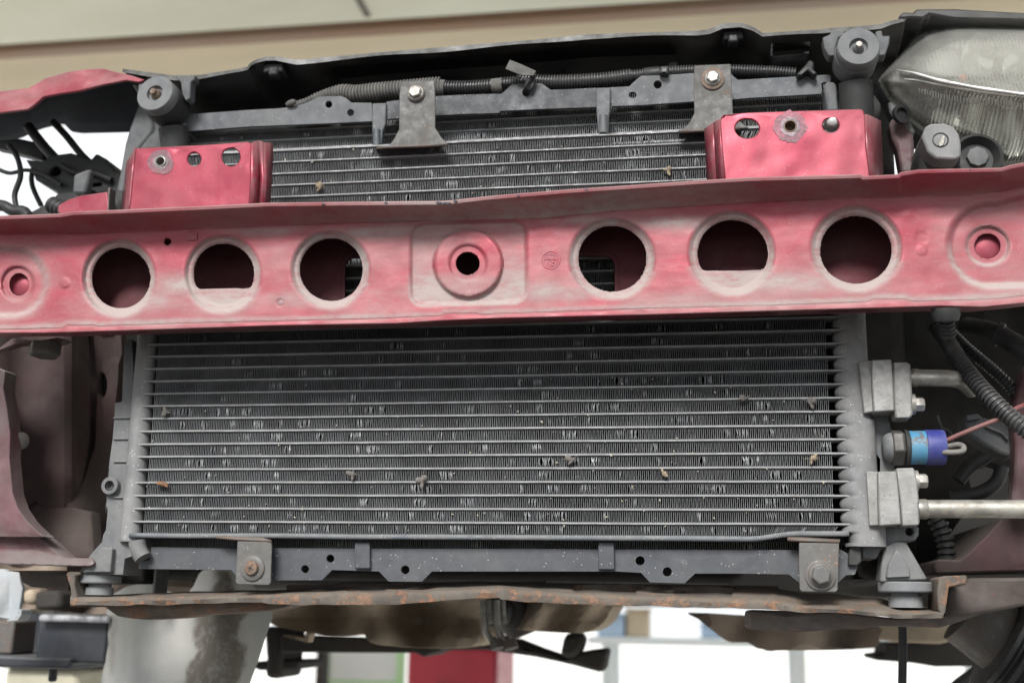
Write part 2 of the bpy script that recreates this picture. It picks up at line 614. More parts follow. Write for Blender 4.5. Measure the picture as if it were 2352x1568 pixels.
_wv.wave_type = 'BANDS'
_wv.bands_direction = 'X'
_wv.inputs['Scale'].default_value = 105
_wv.inputs['Distortion'].default_value = .15
_sx = _n.new('ShaderNodeSeparateXYZ')
_mk = _n.new('ShaderNodeMapRange')
for _i, _v in ((1, .064), (2, .072), (3, 1.0), (4, .12)):
    _mk.inputs[_i].default_value = _v
_mu = _n.new('ShaderNodeMath')
_mu.operation = 'MULTIPLY'
_bp = _n.new('ShaderNodeBump')
_bp.inputs['Strength'].default_value = .8
_bp.inputs['Distance'].default_value = .0016
_l.new(_tc.outputs['Object'], _wv.inputs['Vector'])
_l.new(_tc.outputs['Object'], _sx.inputs[0])
_l.new(_sx.outputs['Z'], _mk.inputs[0])
_l.new(_wv.outputs['Fac'], _mu.inputs[0])
_l.new(_mk.outputs[0], _mu.inputs[1])
_l.new(_mu.outputs[0], _bp.inputs['Height'])
_l.new(_bp.outputs[0], _b.inputs['Normal'])
_g = _n.new('ShaderNodeBsdfGlossy')
_l.new(_bp.outputs[0], _g.inputs['Normal'])
_g.inputs['Roughness'].default_value = .07
_lw = _n.new('ShaderNodeLayerWeight')
_lw.inputs['Blend'].default_value = .5
_pw = _n.new('ShaderNodeMath')
_pw.operation = 'POWER'
_pw.inputs[1].default_value = 4.0
_l.new(_lw.outputs['Facing'], _pw.inputs[0])
_fr = _n.new('ShaderNodeMapRange')
_fr.inputs[3].default_value = .08
_fr.inputs[4].default_value = .75
_l.new(_bp.outputs[0], _lw.inputs['Normal'])
_l.new(_pw.outputs[0], _fr.inputs[0])
_m1 = _n.new('ShaderNodeMixShader')
_m2 = _n.new('ShaderNodeMixShader')
_l.new(_mr.outputs[0], _m1.inputs[0])
_l.new(_t.outputs[0], _m1.inputs[1])
_l.new(_b.outputs[0], _m1.inputs[2])
_l.new(_fr.outputs[0], _m2.inputs[0])
_l.new(_m1.outputs[0], _m2.inputs[1])
_l.new(_g.outputs[0], _m2.inputs[2])
_l.new(_m2.outputs[0], _n['Material Output'].inputs['Surface'])

# ================================================================== SETTING
# yard floor
g = obj('ground', [(-60, -60, 0), (60, -60, 0), (60, 80, 0), (-60, 80, 0)], [(0, 1, 2, 3)], GRND)
g['kind'] = 'structure'


FLOORM = M('dark_floor_low_bounce', (.055, .053, .05), .9, 0, col2=(.04, .039, .037), nsc=2, bump=.2, bsc=20)
g2 = obj('unseen_dark_floor', [(-12, -25, .004), (12, -25, .004), (12, 1.25, .004), (-12, 1.25, .004)], [(0, 1, 2, 3)], FLOORM)  # out of view; dark slab added to cut bounce from the near ground
g2['kind'] = 'structure'


def plane_z(px, py, z):
    d = CF * F + CR * (px - 1176) + CU * (784 - py)
    t = (z - CZ) / d.z
    return CAM + d * t


# canopy overhead: pale soffit slab, timber edge, tan boards behind it
can = root('canopy_roof', (0, 6, CZ + 2.4), 'pale soffit with brown timber edge and tan boards overhead behind the car', 'roof')
y1 = plane_z(1000, 40, CZ + 2.4).y
y2 = plane_z(200, 268, CZ + 2.5).y
box('soffit_slab', (-9, -1.2, CZ + 2.40), (9, y1, CZ + 2.55), CONC, can, bev=.01)  # extended out of view over the car to cut the sky light
box('timber_edge', (-9, y1 + .10, CZ + 2.42), (9, y1 + .17, CZ + 2.55), TIMB, can, bev=.008)
box('gap_lining', (-9, y1 + .004, CZ + 2.47), (9, y1 + .096, CZ + 2.54), GAPM, can, bev=0)
bw = (y2 - y1 - .2) / 3
for k in range(3):
    box('roof_board', (-9, y1 + .18 + k * bw, CZ + 2.44 + .012 * (k % 2)), (9, y1 + .18 + (k + 1) * bw - .012, CZ + 2.53), TAN, can, bev=.006)
for x in (-3.1, -1.35, -.1, 1.9, 3.0):
    box('soffit_joint', (x, -1.2, CZ + 2.393), (x + .025, y1 - .05, CZ + 2.3995), GAPM, can, bev=0)

# ================================================================== BUMPER BEAM
BY = 0.925
yl = ip([(-80, 499), (0, 497), (140, 492), (170, 487), (280, 483), (480, 474), (620, 467), (900, 464), (1020, 463), (1050, 460), (1120, 452), (1300, 437),
         (1620, 415), (1720, 409), (1976, 402), (1983, 406), (2064, 402), (2070, 397), (2110, 391), (2300, 387), (2320, 381), (2352, 375), (2450, 362)])
yt = ip([(-80, 536), (0, 535), (135, 535), (286, 531), (470, 523), (632, 515), (980, 503), (1250, 499), (1418, 481), (1620, 469), (1780, 459),
         (1970, 452), (2060, 449), (2226, 444), (2293, 437), (2352, 425), (2450, 405)])
yg = ip([(-80, 757), (0, 755.7), (141, 752), (155, 746), (219, 745.6), (226, 748), (438, 740.6), (632, 736), (870, 730), (1012, 724), (1022, 719),
         (1096, 718), (1103, 721), (1485, 707), (1780, 700), (1990, 692), (2007, 685.7), (2078, 685.7), (2094, 691), (2226, 688), (2293, 685),
         (2352, 678), (2450, 664)])
yb = ip([(-80, 766), (0, 764), (101, 764), (270, 759), (632, 747), (911, 742), (1012, 735.5), (1148, 730), (1485, 722), (1780, 713), (1990, 707),
         (2158, 702), (2260, 704), (2352, 695), (2450, 682)])

HOLES = [  # hole cx,cy,rx,ry  ring cx,cy,rx,ry  flat-bottom y or None
    (278.4, 639, 67.9, 70.2, 273.5, 638.5, 82.5, 86.8, None),
    (514.3, 629, 70.5, 70.5, 512, 629.4, 85.9, 87.6, 664),
    (761, 619.6, 73.3, 72.8, 759, 619.3, 88.8, 87.6, None),
    (1407, 594.5, 79, 76.3, 1406, 594.5, 96.9, 92, None),
    (1682.6, 583, 81.7, 78, 1680.5, 581, 97.5, 95, 622.5),
    (1966, 574.3, 83.2, 78.7, 1967, 570.5, 102.8, 96, None),
]
CUT = [(1074.5, 605.5, 27.3, 26.6), (2267.9, 565.7, 30.3, 29), (44.5, 654, 22.7, 26.4), (384.7, 555.6, 8.8, 8.8)]


def rrect(x, y, x0, x1, y0, y1, r):
    cx, cy = (x0 + x1) / 2, (y0 + y1) / 2
    dx, dy = abs(x - cx) - ((x1 - x0) / 2 - r), abs(y - cy) - ((y1 - y0) / 2 - r)
    return math.hypot(max(dx, 0), max(dy, 0)) + min(max(dx, dy), 0) - r


def capsule(x, y, ax, ay, bx, by):
    dx, dy = bx - ax, by - ay
    t = max(0, min(1, ((x - ax) * dx + (y - ay) * dy) / (dx * dx + dy * dy)))
    return math.hypot(x - ax - t * dx, y - ay - t * dy)


def emboss(x, y):
    d = 0.0
    for cx, cy, rx, ry, ox, oy, orx, ory, fl in HOLES:
        if abs(x - ox) < orx + 20:
            rr = math.hypot((x - ox) / orx, (y - oy) / ory)
            d += .0050 * (1 - sst(.90, 1.06, rr))
            hr = math.hypot((x - cx) / rx, (y - cy) / ry)
            d += .0022 * (1 - sst(1.0, 1.10, hr))
    if 900 < x < 1250:
        e = rrect(x, y + (x - 1075) * .03, 941, 1212, 508, 700, 32)
        d += .0034 * (1 - sst(-9, 3, e))
        r = math.hypot((x - 1075.2) / 79, (y - 604.8) / 78)
        d -= .0052 * (1 - sst(.93, 1.04, r))
        d += .0022 * (1 - sst(.50, .59, r))
    if x > 2120:
        e = min(capsule(x, y, 2273, 563, 2500, 560) - 100, capsule(x, y, 2290, 560, 2500, 500) - 94)
        d += .0052 * (1 - sst(-16, 4, e))
        r = math.hypot((x - 2268) / 51.4, (y - 565) / 47)
        d += .0034 * (1 - sst(.88, 1.04, r))
    if x < 160:
        e = min(capsule(x, y, 28, 648, -200, 652) - 84, 1e3)
        d += .0046 * (1 - sst(-16, 4, e))
        r = math.hypot((x - 41.3) / 39.6, (y - 651.6) / 41.6)
        d += .0032 * (1 - sst(.86, 1.04, r))
    # small stamped marks and dents
    for cx, cy, rr, a in ((441, 543, 11, -.0012), (150, 650, 12, -.0010), (2116, 547, 17, .0005), (2117, 575, 13, -.0006),
                          (644.3, 695, 9.5, .0012), (2050, 470, 40, .0008), (330, 600, 50, .0006), (2180, 640, 60, .0006)):
        r = math.hypot(x - cx, y - cy) / rr
        if r < 1.3:
            d += a * (1 - sst(.6, 1.15, r))
    return d


beam = root('bumper_beam', at(1176, 750, BY), 'dusty red stamped bumper beam with large round holes across the whole front', 'bumper beam')


def beam_panel():
    xs = np.arange(-75, 2440, 3.2)
    rows = []
    pxr = []

    def add(fy, fY, dz=0.0):
        rows.append([at(x, fy(x), fY(x) if callable(fY) else fY) + Vector((0, 0, dz)) for x in xs])
        pxr.append([(x, fy(x)) for x in xs])

    lipw = lambda x: .0008 * math.sin(x * .013) + .0006 * math.sin(x * .041 + 1)
    LY = lambda x: BY - .031 + lipw(x)
    # top flange behind the lip
    top = [at(x, yl(x), LY(x)) for x in xs]
    rows.append([p + Vector((0, .0845, -.004)) for p in top])
    rows.append([p + Vector((0, .004, .0007)) for p in top])
    rows.append([p + Vector((0, .001, .0002)) for p in top])
    pxr += [None] * 3
    add(lambda x: yl(x) + 2, lambda x: LY(x) - .0004)
    add(lambda x: yl(x) + 5.5, lambda x: LY(x))
    NB = 9
    for k in range(1, NB + 1):
        t = k / NB
        # overhanging band: straight back, then a fillet into the face
        add(lambda x, t=t: yl(x) + 5.5 + (yt(x) + 4 - yl(x) - 5.5) * t,
            lambda x, t=t: LY(x) + (BY - LY(x)) * (1 - (1 - t) ** 1.25))
    N = 76
    for k in range(1, N + 1):
        t = k / N
        fy = lambda x, t=t: yt(x) + 4 + (yg(x) - 1 - yt(x) - 4) * t
        rows.append([at(x, fy(x), BY + emboss(x, fy(x)) + .0009 * noise.noise(Vector((x * .009, fy(x) * .012, 1)))) for x in xs])
        pxr.append([(x, fy(x)) for x in xs])
    add(lambda x: yg(x) + .3, BY + .0014)
    add(lambda x: yg(x) + 2.2, BY + .0006)
    add(lambda x: yg(x) + 4, BY - .0016)
    wob = lambda x: .0012 * noise.noise(Vector((x * .02, 3, 1)))
    add(lambda x: yg(x) + (yb(x) - yg(x)) * .6, lambda x: BY - .0022 + wob(x))
    add(lambda x: yb(x) - 1.5, lambda x: BY - .0022 + wob(x))
    add(yb, lambda x: BY - .0012 + wob(x))
    last = rows[-1]
    rows.append([p + Vector((0, .0035, .0012)) for p in last])
    rows.append([p + Vector((0, .012, .009)) for p in last])
    rows.append([p + Vector((0, .054, .010)) for p in last])
    pxr += [None] * 3
    n = len(xs)

    # holes: signed value per vertex (<0 inside), snap onto the rim
    def hval(x, y):
        best = 1e9
        bi = None
        for i, h in enumerate(HOLES):
            if abs(x - h[0]) > 130:
                continue
            r = (math.hypot((x - h[0]) / h[2], (y - h[1]) / h[3]) - 1) * h[2]
            if h[8]:
                fl = h[8] - (x - h[0]) * .02
                s = y - fl
                # rounded corner intersection
                kk = 10
                hh = max(0, min(1, .5 + .5 * (r - s) / kk))
                r = s * (1 - hh) + r * hh + kk * hh * (1 - hh)
            if r < best:
                best = r
        for c in CUT:
            if abs(x - c[0]) > 60:
                continue
            r = (math.hypot((x - c[0]) / c[2], (y - c[1]) / c[3]) - 1) * c[2]
            if r < best:
                best = r
        return best

    hv = {}
    for i, pr in enumerate(pxr):
        if pr is None:
            continue
        for j, (x, y) in enumerate(pr):
            v = hval(x, y)
            if v < 8:
                hv[(i, j)] = v
    faces = []
    used_in = set()
    for i in range(len(rows) - 1):
        for j in range(n - 1):
            cs = [(i, j), (i, j + 1), (i + 1, j + 1), (i + 1, j)]
            ins = [hv.get(c, 9) < 0 for c in cs]
            if all(ins):
                continue
            if any(ins):
                used_in.update(c for c, a in zip(cs, ins) if a)
            faces.append(tuple(a * n + b for a, b in cs))
    for (i, j) in used_in:
        x, y = pxr[i][j]
        for _ in range(6):
            v = hval(x, y)
            e = .5
            gx = (hval(x + e, y) - hval(x - e, y)) / (2 * e)
            gy = (hval(x, y + e) - hval(x, y - e)) / (2 * e)
            gl = gx * gx + gy * gy
            if gl < 1e-6:
                break
            x -= v * gx / gl
            y -= v * gy / gl
        rows[i][j] = at(x, y, BY + emboss(x, y))
    o = obj('front_panel', [p for r in rows for p in r], faces, RED, beam, smooth=50, solid=0.0014)
    at_ = o.data.attributes.new('dust', 'FLOAT', 'POINT')
    vals = []
    for pr in pxr:
        for j, x in enumerate(xs):
            if pr is None:
                vals.append(0.0)
                continue
            y = pr[j][1]
            v = 0.0
            t = (y - yt(x)) / (yg(x) - yt(x))
            for h in HOLES:                                   # road dust packed in the pressed rings
                if abs(x - h[4]) < h[6] + 20:
                    rr = math.hypot((x - h[4]) / h[6], (y - h[5]) / h[7])
                    v = max(v, .8 * (1 - sst(.98, 1.05, rr)))
                    v = max(v, .55 * math.exp(-((rr - 1.0) / .10) ** 2) * (1 if y > h[5] + 30 else 0))
            if 900 < x < 1250:
                e = rrect(x, y + (x - 1075) * .03, 941, 1212, 508, 700, 32)
                r = math.hypot((x - 1075.2) / 79, (y - 604.8) / 78)
                pad = 1 - sst(-8, 2, e)
                v = max(v, pad * (.35 + .5 * sst(590, 660, y)) * (1 if r > 1 else .5 * sst(620, 650, y)), .8 * math.exp(-(e / 5) ** 2) * sst(600, 690, y))
            if x > 2120:
                e = capsule(x, y, 2273, 563, 2500, 560) - 100
                v = max(v, .8 * math.exp(-((e + 5) / 8) ** 2) * sst(520, 600, y))
                r = math.hypot((x - 2268) / 51.4, (y - 565) / 47)
                v = max(v, .6 * math.exp(-((r - .95) / .1) ** 2))
            if x < 160:
                e = capsule(x, y, 28, 648, -200, 652) - 84
                v = max(v, .55 * math.exp(-((e + 6) / 10) ** 2))
            # wiped, horizontal smears of grey
            n1 = noise.noise(Vector((x * .012, y * .03, 11)))
            for cx, cy, rx, ry, aa in ((430, 655, 80, 24, .8), (850, 533, 95, 15, .75), (610, 530, 70, 12, .6), (1560, 512, 130, 17, .8), (1275, 668, 100, 26, .7),
                                       (1830, 648, 110, 22, .75), (690, 690, 60, 24, .5), (900, 690, 120, 30, .35), (60, 570, 80, 20, .3), (2180, 560, 50, 60, .25),
                                       (1340, 505, 80, 10, .5), (330, 690, 90, 22, .45), (1560, 690, 200, 18, .3)):
                dd = ((x - cx) / rx) ** 2 + ((y - cy + (x - cx) * .03) / ry) ** 2
                if dd < 4:
                    v = max(v, aa * math.exp(-dd) * (1 + .6 * n1) * sst(.0, .06, t))
            v = max(v, .6 * sst(.93, .985, t) * (1 - sst(1.0, 1.01, t)))
            if t < 0:
                mid = math.exp(-((x - 1250) / 480) ** 2)
                v = max(v, .75 * mid * sst(-.9, -.5, -abs(t + .08) * 6))
            if t > 1.0:
                v *= .4
            vals.append(v)
    at_.data.foreach_set('value', vals)
    return o


fp = beam_panel()


def bump_back(x, y):
    d = .0006 * noise.noise(Vector((x * .01, y * .01, 7)))
    for cx, cy, rx, ry, a in ((1720, 680, 120, 75, .022), (1940, 672, 110, 84, .024), (570, 705, 90, 55, .018), (320, 712, 95, 80, .020),
                              (2268, 566, 120, 90, .030), (40, 654, 110, 90, .030)):
        r = math.hypot((x - cx) / rx, (y - cy) / ry)
        d -= a * (1 - sst(.35, 1.0, r))
    return d




def reproject(x, y, ya, yb_, dz=0.0):
    p = at(x, y, ya) + Vector((0, yb_ - ya, dz))
    d = p - CAM
    z = d.dot(CF)
    return 1176 + F * d.dot(CR) / z, 784 - F * d.dot(CU) / z


# the back panel spans between the top flange and the bottom of the beam, at its own depth
back_out = [reproject(x, yl(x), BY - .031, BY + .052, -.0035) for x in range(-120, 2500, 60)] + [reproject(x, yb(x), BY, BY + .052, .0105) for x in range(2490, -130, -60)]


def rr_poly(x0, x1, y0, y1, r, n=5):
    o = []
    for cx, cy, a0 in ((x1 - r, y0 + r, -90), (x1 - r, y1 - r, 0), (x0 + r, y1 - r, 90), (x0 + r, y0 + r, 180)):
        for k in range(n + 1):
            a = math.radians(a0 + 90 * k / n)
            o.append((cx + r * math.cos(a), cy + r * math.sin(a)))
    return o


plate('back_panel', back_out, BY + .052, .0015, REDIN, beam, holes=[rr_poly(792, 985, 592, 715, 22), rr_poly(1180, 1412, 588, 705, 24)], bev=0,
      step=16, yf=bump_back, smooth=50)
for cx_2, cy_2, rr2 in ((2268, 566, 46), (44.5, 654, 40)):       # red discs added so the end holes show brighter than the back panel
    dc = at(cx_2, cy_2, BY + .016)
    lathe('added_red_disc', dc, (0, -1, 0), [(0, rr2 * unit(BY)), (.002, rr2 * unit(BY)), (.0025, rr2 * unit(BY) * .95)], REDB, beam, 32)
# rolled rims round the two openings of the back panel
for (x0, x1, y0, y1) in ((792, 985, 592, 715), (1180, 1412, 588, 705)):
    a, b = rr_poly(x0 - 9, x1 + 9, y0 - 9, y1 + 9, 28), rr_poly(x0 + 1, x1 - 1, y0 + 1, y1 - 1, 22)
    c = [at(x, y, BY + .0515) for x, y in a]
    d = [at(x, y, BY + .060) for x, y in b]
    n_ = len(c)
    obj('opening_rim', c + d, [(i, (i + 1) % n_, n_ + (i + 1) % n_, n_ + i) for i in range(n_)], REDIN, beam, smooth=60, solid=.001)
# plug and stamped emblem on the face
pc = at(644.3, 695, BY)
lathe('plug', pc + Vector((0, .0012, 0)), (0, -1, 0), [(0, .0026), (.0008, .0026), (.0011, .0021)], M('plug_grey', (.32, .2, .21), .6, .1), beam, 20)
surf = lambda x, y: BY - .0007 + emboss(x, y) + .0009 * noise.noise(Vector((x * .009, y * .012, 1)))   # outer skin of the panel
em = Vector(at(1265, 597.4, surf(1265, 597.4) + .0001))
RS = 22.5 * unit(BY)


def ring_mesh(name, c, r, t, h, mat, parent, n=40):
    prof = [(0, r - t), (-h, r - t * .6), (-h, r + t * .6), (0, r + t)]
    verts, faces = [], []
    for i in range(n):
        a = 2 * math.pi * i / n
        for dy, rr in prof:
            verts.append(c + Vector((math.cos(a) * rr, dy, math.sin(a) * rr)))
    for i in range(n):
        for k in range(3):
            j = (i + 1) % n
            faces.append((i * 4 + k, i * 4 + k + 1, j * 4 + k + 1, j * 4 + k))
    return obj(name, verts, faces, mat, parent, smooth=60)


emb = ring_mesh('stamped_emblem', em, RS, .0006, .0007, REDB, beam)
ring_mesh('emblem_ring', em, RS * .76, .0004, .0006, REDB, emb)


def stroke(a, b, w, h, c, mat, parent, name='emblem_stroke'):
    a, b = Vector((a[0], 0, a[1])) * RS, Vector((b[0], 0, b[1])) * RS
    d = (b - a).normalized()
    s = Vector((-d.z, 0, d.x)) * w
    v = [c + a - s, c + b - s, c + b + s, c + a + s]
    t = [p + Vector((0, -h, 0)) - (p - c) * .0 for p in v]
    t = [p + (s * .3 if i < 2 else -s * .3) for i, p in enumerate(t)]
    return obj(name, v + t, [(4, 5, 6, 7), (0, 1, 5, 4), (1, 2, 6, 5), (2, 3, 7, 6), (3, 0, 4, 7)], mat, parent)


for a, b in (((-.42, .42), (-.30, -.46)), ((-.38, .48), (.34, -.42)), ((.36, .46), (.34, -.44)), ((-.72, .12), (.7, .02)), ((-.1, -.5), (.45, -.62)),
             ((-.2, .62), (.4, .58))):
    stroke(a, b, .00055, .0007, em, REDB, emb)
# small stamped square with two dots
sq = at(441, 543, surf(441, 543))
stp = box('stamped_mark', sq + Vector((-.0045, -.0004, -.0035)), sq + Vector((.0045, .001, .0035)), RED, beam, bev=.0004)
for sx in (-1, 1):
    for sz in (-1, 1):
        lathe('stamp_dot', sq + Vector((sx * .0018, 0, sz * .0015)), (0, -1, 0), [(0, .0011), (.0008, .0008), (.001, .0004)], RED, stp, 10)


for px_, dy_, w_ in ((1008, 1, 14), (1026, 3, 20), (1046, 0, 9), (862, 2, 7), (886, 1, 10), (1346, 1, 12), (1190, 2, 6), (742, 2, 8), (2230, 1, 9)):
    y_ = yl(px_) + dy_
    plate('paint_chip', [(px_ - w_ * .5, y_), (px_ - w_ * .2, y_ - 1.5), (px_ + w_ * .3, y_ - 1), (px_ + w_ * .5, y_ + 1.2), (px_ + w_ * .1, y_ + 3), (px_ - w_ * .35, y_ + 2.2)], BY - .0330, .0012, CHIP, beam, bev=0)
uB = unit(.937)


def bracket(face, lflange, rflange, holes, Y, nut, nutmat, lab):
    b = plate('mount_bracket', face, Y, .0022, REDB, beam, holes=[ell(*h) for h in holes] + [ell(nut[0], nut[1], nut[2] / uB)], bev=.0012, step=12,
              yf=lambda x, y: .0006 * noise.noise(Vector((x * .02, y * .02, Y))) , label=lab, smooth=40)

    def strip(pts_a, pts_b, ya, yb_, name):
        ra = [at(*p, ya) for p in pts_a]
        rb = [at(*p, yb_) for p in pts_b]
        mid = [(u + v) / 2 + Vector((0, -.0006, 0)) for u, v in zip(ra, rb)]
        grid(name, [ra, mid, rb], REDB, b, smooth=30, solid=.002)
    for nm, pa, pb, y0, y1_ in lflange + rflange:
        strip(pa, pb, y0, y1_, nm)
    c = at(nut[0], nut[1], Y)
    sr = nut[3] / uB
    rn = random.Random(int(nut[0]))
    for f_, mm in ((1.0, SCUFF), (.62, SCUFF2)):               # bare, heat-marked ring with a ragged edge
        ol = [(nut[0] + sr * f_ * math.cos(a_) * (1 + .22 * noise.noise(Vector((math.cos(a_) * 1.7, math.sin(a_) * 1.7, nut[0] + f_))) + rn.uniform(-.07, .07)),
               nut[1] + sr * f_ * math.sin(a_) * (1 + .22 * noise.noise(Vector((math.cos(a_) * 1.7, math.sin(a_) * 1.7, nut[0] + 5 + f_))) + rn.uniform(-.07, .07)))
              for a_ in [2 * math.pi * k / 40 for k in range(40)]]
        plate('weld_scuff', ol, Y - (.0004 if f_ == 1.0 else .0007), .0008, mm, b, holes=[ell(nut[0], nut[1], nut[2] / uB * 1.02)], bev=0, step=0)
    # threaded nut behind the hole: open cylinder wall
    pr = [(-.0010, nut[2] * 1.25), (-.0014, nut[2]), (.004, nut[2] * .95), (.009, nut[2] * .95), (.009, nut[2] * .2)]
    lathe('weld_nut', c, (0, 1, 0), pr, nutmat, b, 24, caps=(0, 1))
    return b



# left bracket
LFACE = q('a1', [(925, 1008), (1100, 1000), (1400, 985), (1690, 966), (1712, 975), (1712, 1200), (1700, 1392), (1685, 1560), (858, 1580), (880, 1425), (890, 1350), (905, 1180)])
bracket(LFACE,
        [('side_flange', q('a1', [(925, 1008), (905, 1180), (890, 1350), (862, 1580)]), q('a1', [(908, 1072), (868, 1110), (850, 1290), (815, 1580)]), 0.937, 0.967)],
        [('fold_flange', q('a1', [(1712, 975), (1712, 1200), (1692, 1550)]), q('a1', [(1762, 958), (1775, 1200), (1756, 1550)]), 0.937, 0.946),
         ('fold_flange', q('a1', [(1762, 958), (1775, 1200), (1756, 1550)]), q('a1', [(1800, 972), (1805, 1200), (1786, 1550)]), 0.946, 0.944),
         ('fold_flange', q('a1', [(1800, 972), (1805, 1200), (1786, 1550)]), q('a1', [(1858, 978), (1850, 1200), (1826, 1550)]), 0.944, 0.958)],
        [(*q1('a1', 1323, 1085), 15.2), (*q1('a1', 1573, 1070), 20.8)], 0.937, (*q1('a1', 1097, 1102), 11.5 * uB, 29 * uB), BOLT,
        'red bracket with three holes, left end of the beam')
bx_, by_ = q1('c1', 1540, 1215)
RFACE = q('c1', [(1515, 783), (1560, 776)]) + q('d1', [(0, 765), (400, 752), (740, 742), (780, 748), (792, 780), (800, 1000), (822, 1172), (836, 1350), (5, 1385)]) + \
    q('c1', [(1550, 1395), (1530, 1200), (1510, 1000), (1498, 820)])
bracket(RFACE,
        [('fold_flange', q('c1', [(1500, 815), (1512, 1000), (1548, 1390)]), q('c1', [(1462, 838), (1468, 1000), (1494, 1395)]), 0.937, 0.950),
         ('side_flange', q('c1', [(1462, 838), (1468, 1000), (1494, 1395)]), q('c1', [(1398, 880), (1405, 1000), (1425, 1400)]), 0.950, 0.960)],
        [('side_flange', q('d1', [(793, 780), (802, 1000), (836, 1345)]), q('d1', [(892, 826), (900, 1000), (914, 1345)]), 0.937, 0.982)],
        [(*q1('c1', 1685, 875), 27.5, 22), (*q1('d1', 558, 853), 18.5, 16.5)], 0.937, (*q1('d1', 280, 862), 13 * uB, 37 * uB), RUSTB,
        'red bracket with rusty weld nut, right end of the beam')
tip = at(*q1('d1', 556, 858), 0.957)
lathe('locating_pin', tip + Vector((0, -.0060, -.0022)), (0, -1, 0), [(0, .0062), (.010, .0060), (.0125, .0048), (.014, .002)], ZINC, beam, 20)

# ================================================================== CONDENSER
SCL = 1.0 / 0.92
XL, XR, Z0, TP = -.462266 * SCL, .105821 * SCL, CZ + .0673673 * SCL, .01065648 * SCL
CY = 1.0
NT = 0
while True:
    if Z0 + (NT + 1) * TP > at(1000, 333, CY).z + TP * .4:
        break
    NT += 1
NT += 1
cond = root('condenser', (0, CY, Z0 - .02), 'dusty grey finned condenser with bent fins behind and below the red beam', 'condenser')
FX0, FX1 = XL + .0078, XR - .0105
for k in range(NT):
    z = Z0 + k * TP
    n = 60
    rows = [[], [], [], [], [], []]
    for i in range(n + 1):
        x = XL - .004 + (XR + .008 - XL) * i / n
        dz = .00028 * noise.noise(Vector((x * 9, k * 3.1, 0))) + .00012 * noise.noise(Vector((x * 60, k * 7.7, 4)))
        dy = .0003 * noise.noise(Vector((x * 14, k * 2.3, 9)))
        t = .00095
        prof = ((.016, -t), (.001, -t), (0, -t * .55), (0, t * .55), (.001, t), (.016, t))
        for r, (yy, zz) in zip(rows, prof):
            r.append(Vector((x, CY + yy + dy - .0008, z + dz + zz)))
    grid('flat_tube', rows, TUBE, cond, smooth=50)


def fin_row(name, x0, x1, zb, zt, Yf, depth, pitch, mat, parent, seed, damage=.5, skew=None, clusters=1.0):
    rnd = random.Random(seed)
    verts, faces = [], []
    bent = []
    x = x0
    k = 0
    bend = 0
    left = 0
    side = 1
    while x < x1:
        if left <= 0 and rnd.random() < .034 * clusters * (0.35 + damage):
            left = rnd.choice((2, 2, 3, 3, 4, 5, 7))
            bend = rnd.uniform(.35, 1.0)
        wid = pitch * .14
        if left > 0:
            left -= 1
            isb = rnd.random() < .45
            o = pitch * bend * (rnd.uniform(-.9, .9))
            wid = pitch * rnd.uniform(.14, .2 + .42 * bend)
            dy = -rnd.uniform(0, .0012) * bend
        else:
            o = pitch * .14 * noise.noise(Vector((x * 120, seed * 1.7, 0))) + rnd.uniform(-.07, .07) * pitch
            dy = rnd.uniform(0, .0003)
            isb = False
        sk = pitch * .09 * (1 if k % 2 else -1)
        if skew:
            sk += skew(x)
        levels = ((0, 0), (.12, .06), (.5, 1), (.88, .06), (1, 0))
        b = len(verts)
        for t, am in levels:
            z = zb + (zt - zb) * t
            xc = x + o * am + sk * (t - .5) * 2
            ww = wid * (.55 + .45 * am) if am > .5 else pitch * .15
            yy = Yf + dy * am
            verts.append((xc - ww, yy, z))
            verts.append((xc + ww, yy + (.0004 if ww > pitch * .3 else 0), z))
            verts.append((xc + pitch * .05, Yf + depth, z))
        for i in range(len(levels) - 1):
            a = b + i * 3
            if isb and i in (1, 2):
                bent.append(len(faces))
            faces.append((a, a + 1, a + 4, a + 3))
            faces.append((a + 1, a + 2, a + 5, a + 4))
        # fold at alternating end
        if k % 2 == 0:
            zz = zt
            t0 = b + 12
            verts += [(x + pitch * .2, Yf, zz), (x + pitch * .9, Yf, zz), (x + pitch * .9, Yf + .001, zz + .0002), (x + pitch * .2, Yf, zz - .0005),
                      (x + pitch * .9, Yf, zz - .0005)]
            c = b + 15
            faces.append((c, c + 1, c + 4, c + 3))
        else:
            zz = zb
            c = b + 15
            verts += [(x + pitch * .2, Yf, zz), (x + pitch * .9, Yf, zz), (x + pitch * .9, Yf + .001, zz), (x + pitch * .2, Yf, zz + .0005),
                      (x + pitch * .9, Yf, zz + .0005)]
            faces.append((c, c + 1, c + 4, c + 3))
        x += pitch * rnd.uniform(.93, 1.07)
        k += 1
    o_ = obj(name, verts, faces, mat, parent)
    o_.data.materials.append(FINB)
    if len(o_.data.polygons) == len(faces):
        for i in bent:
            o_.data.polygons[i].material_index = 1
    return o_


PIT = .00162
for k in range(-1, NT - 1):
    zb, zt = Z0 + k * TP + .00095, Z0 + (k + 1) * TP - .00095
    dmg = .9 if k < 9 else (.4 if k < 16 else .55)
    sk = None
    if k == -1:
        zb = Z0 - TP * .86
    if k == -1:
        sk = lambda x: .0030 * sst(.045, .06, x)
    if k == NT - 2:
        sk = lambda x: .0016 * (sst(-.33, -.315, x) - sst(-.24, -.225, x)) + .0022 * (sst(-.02, 0, x))
    fin_row('fin_row', FX0, FX1, zb, zt, CY + .0012, .013, PIT, FIN, cond, 100 + k, dmg, sk)

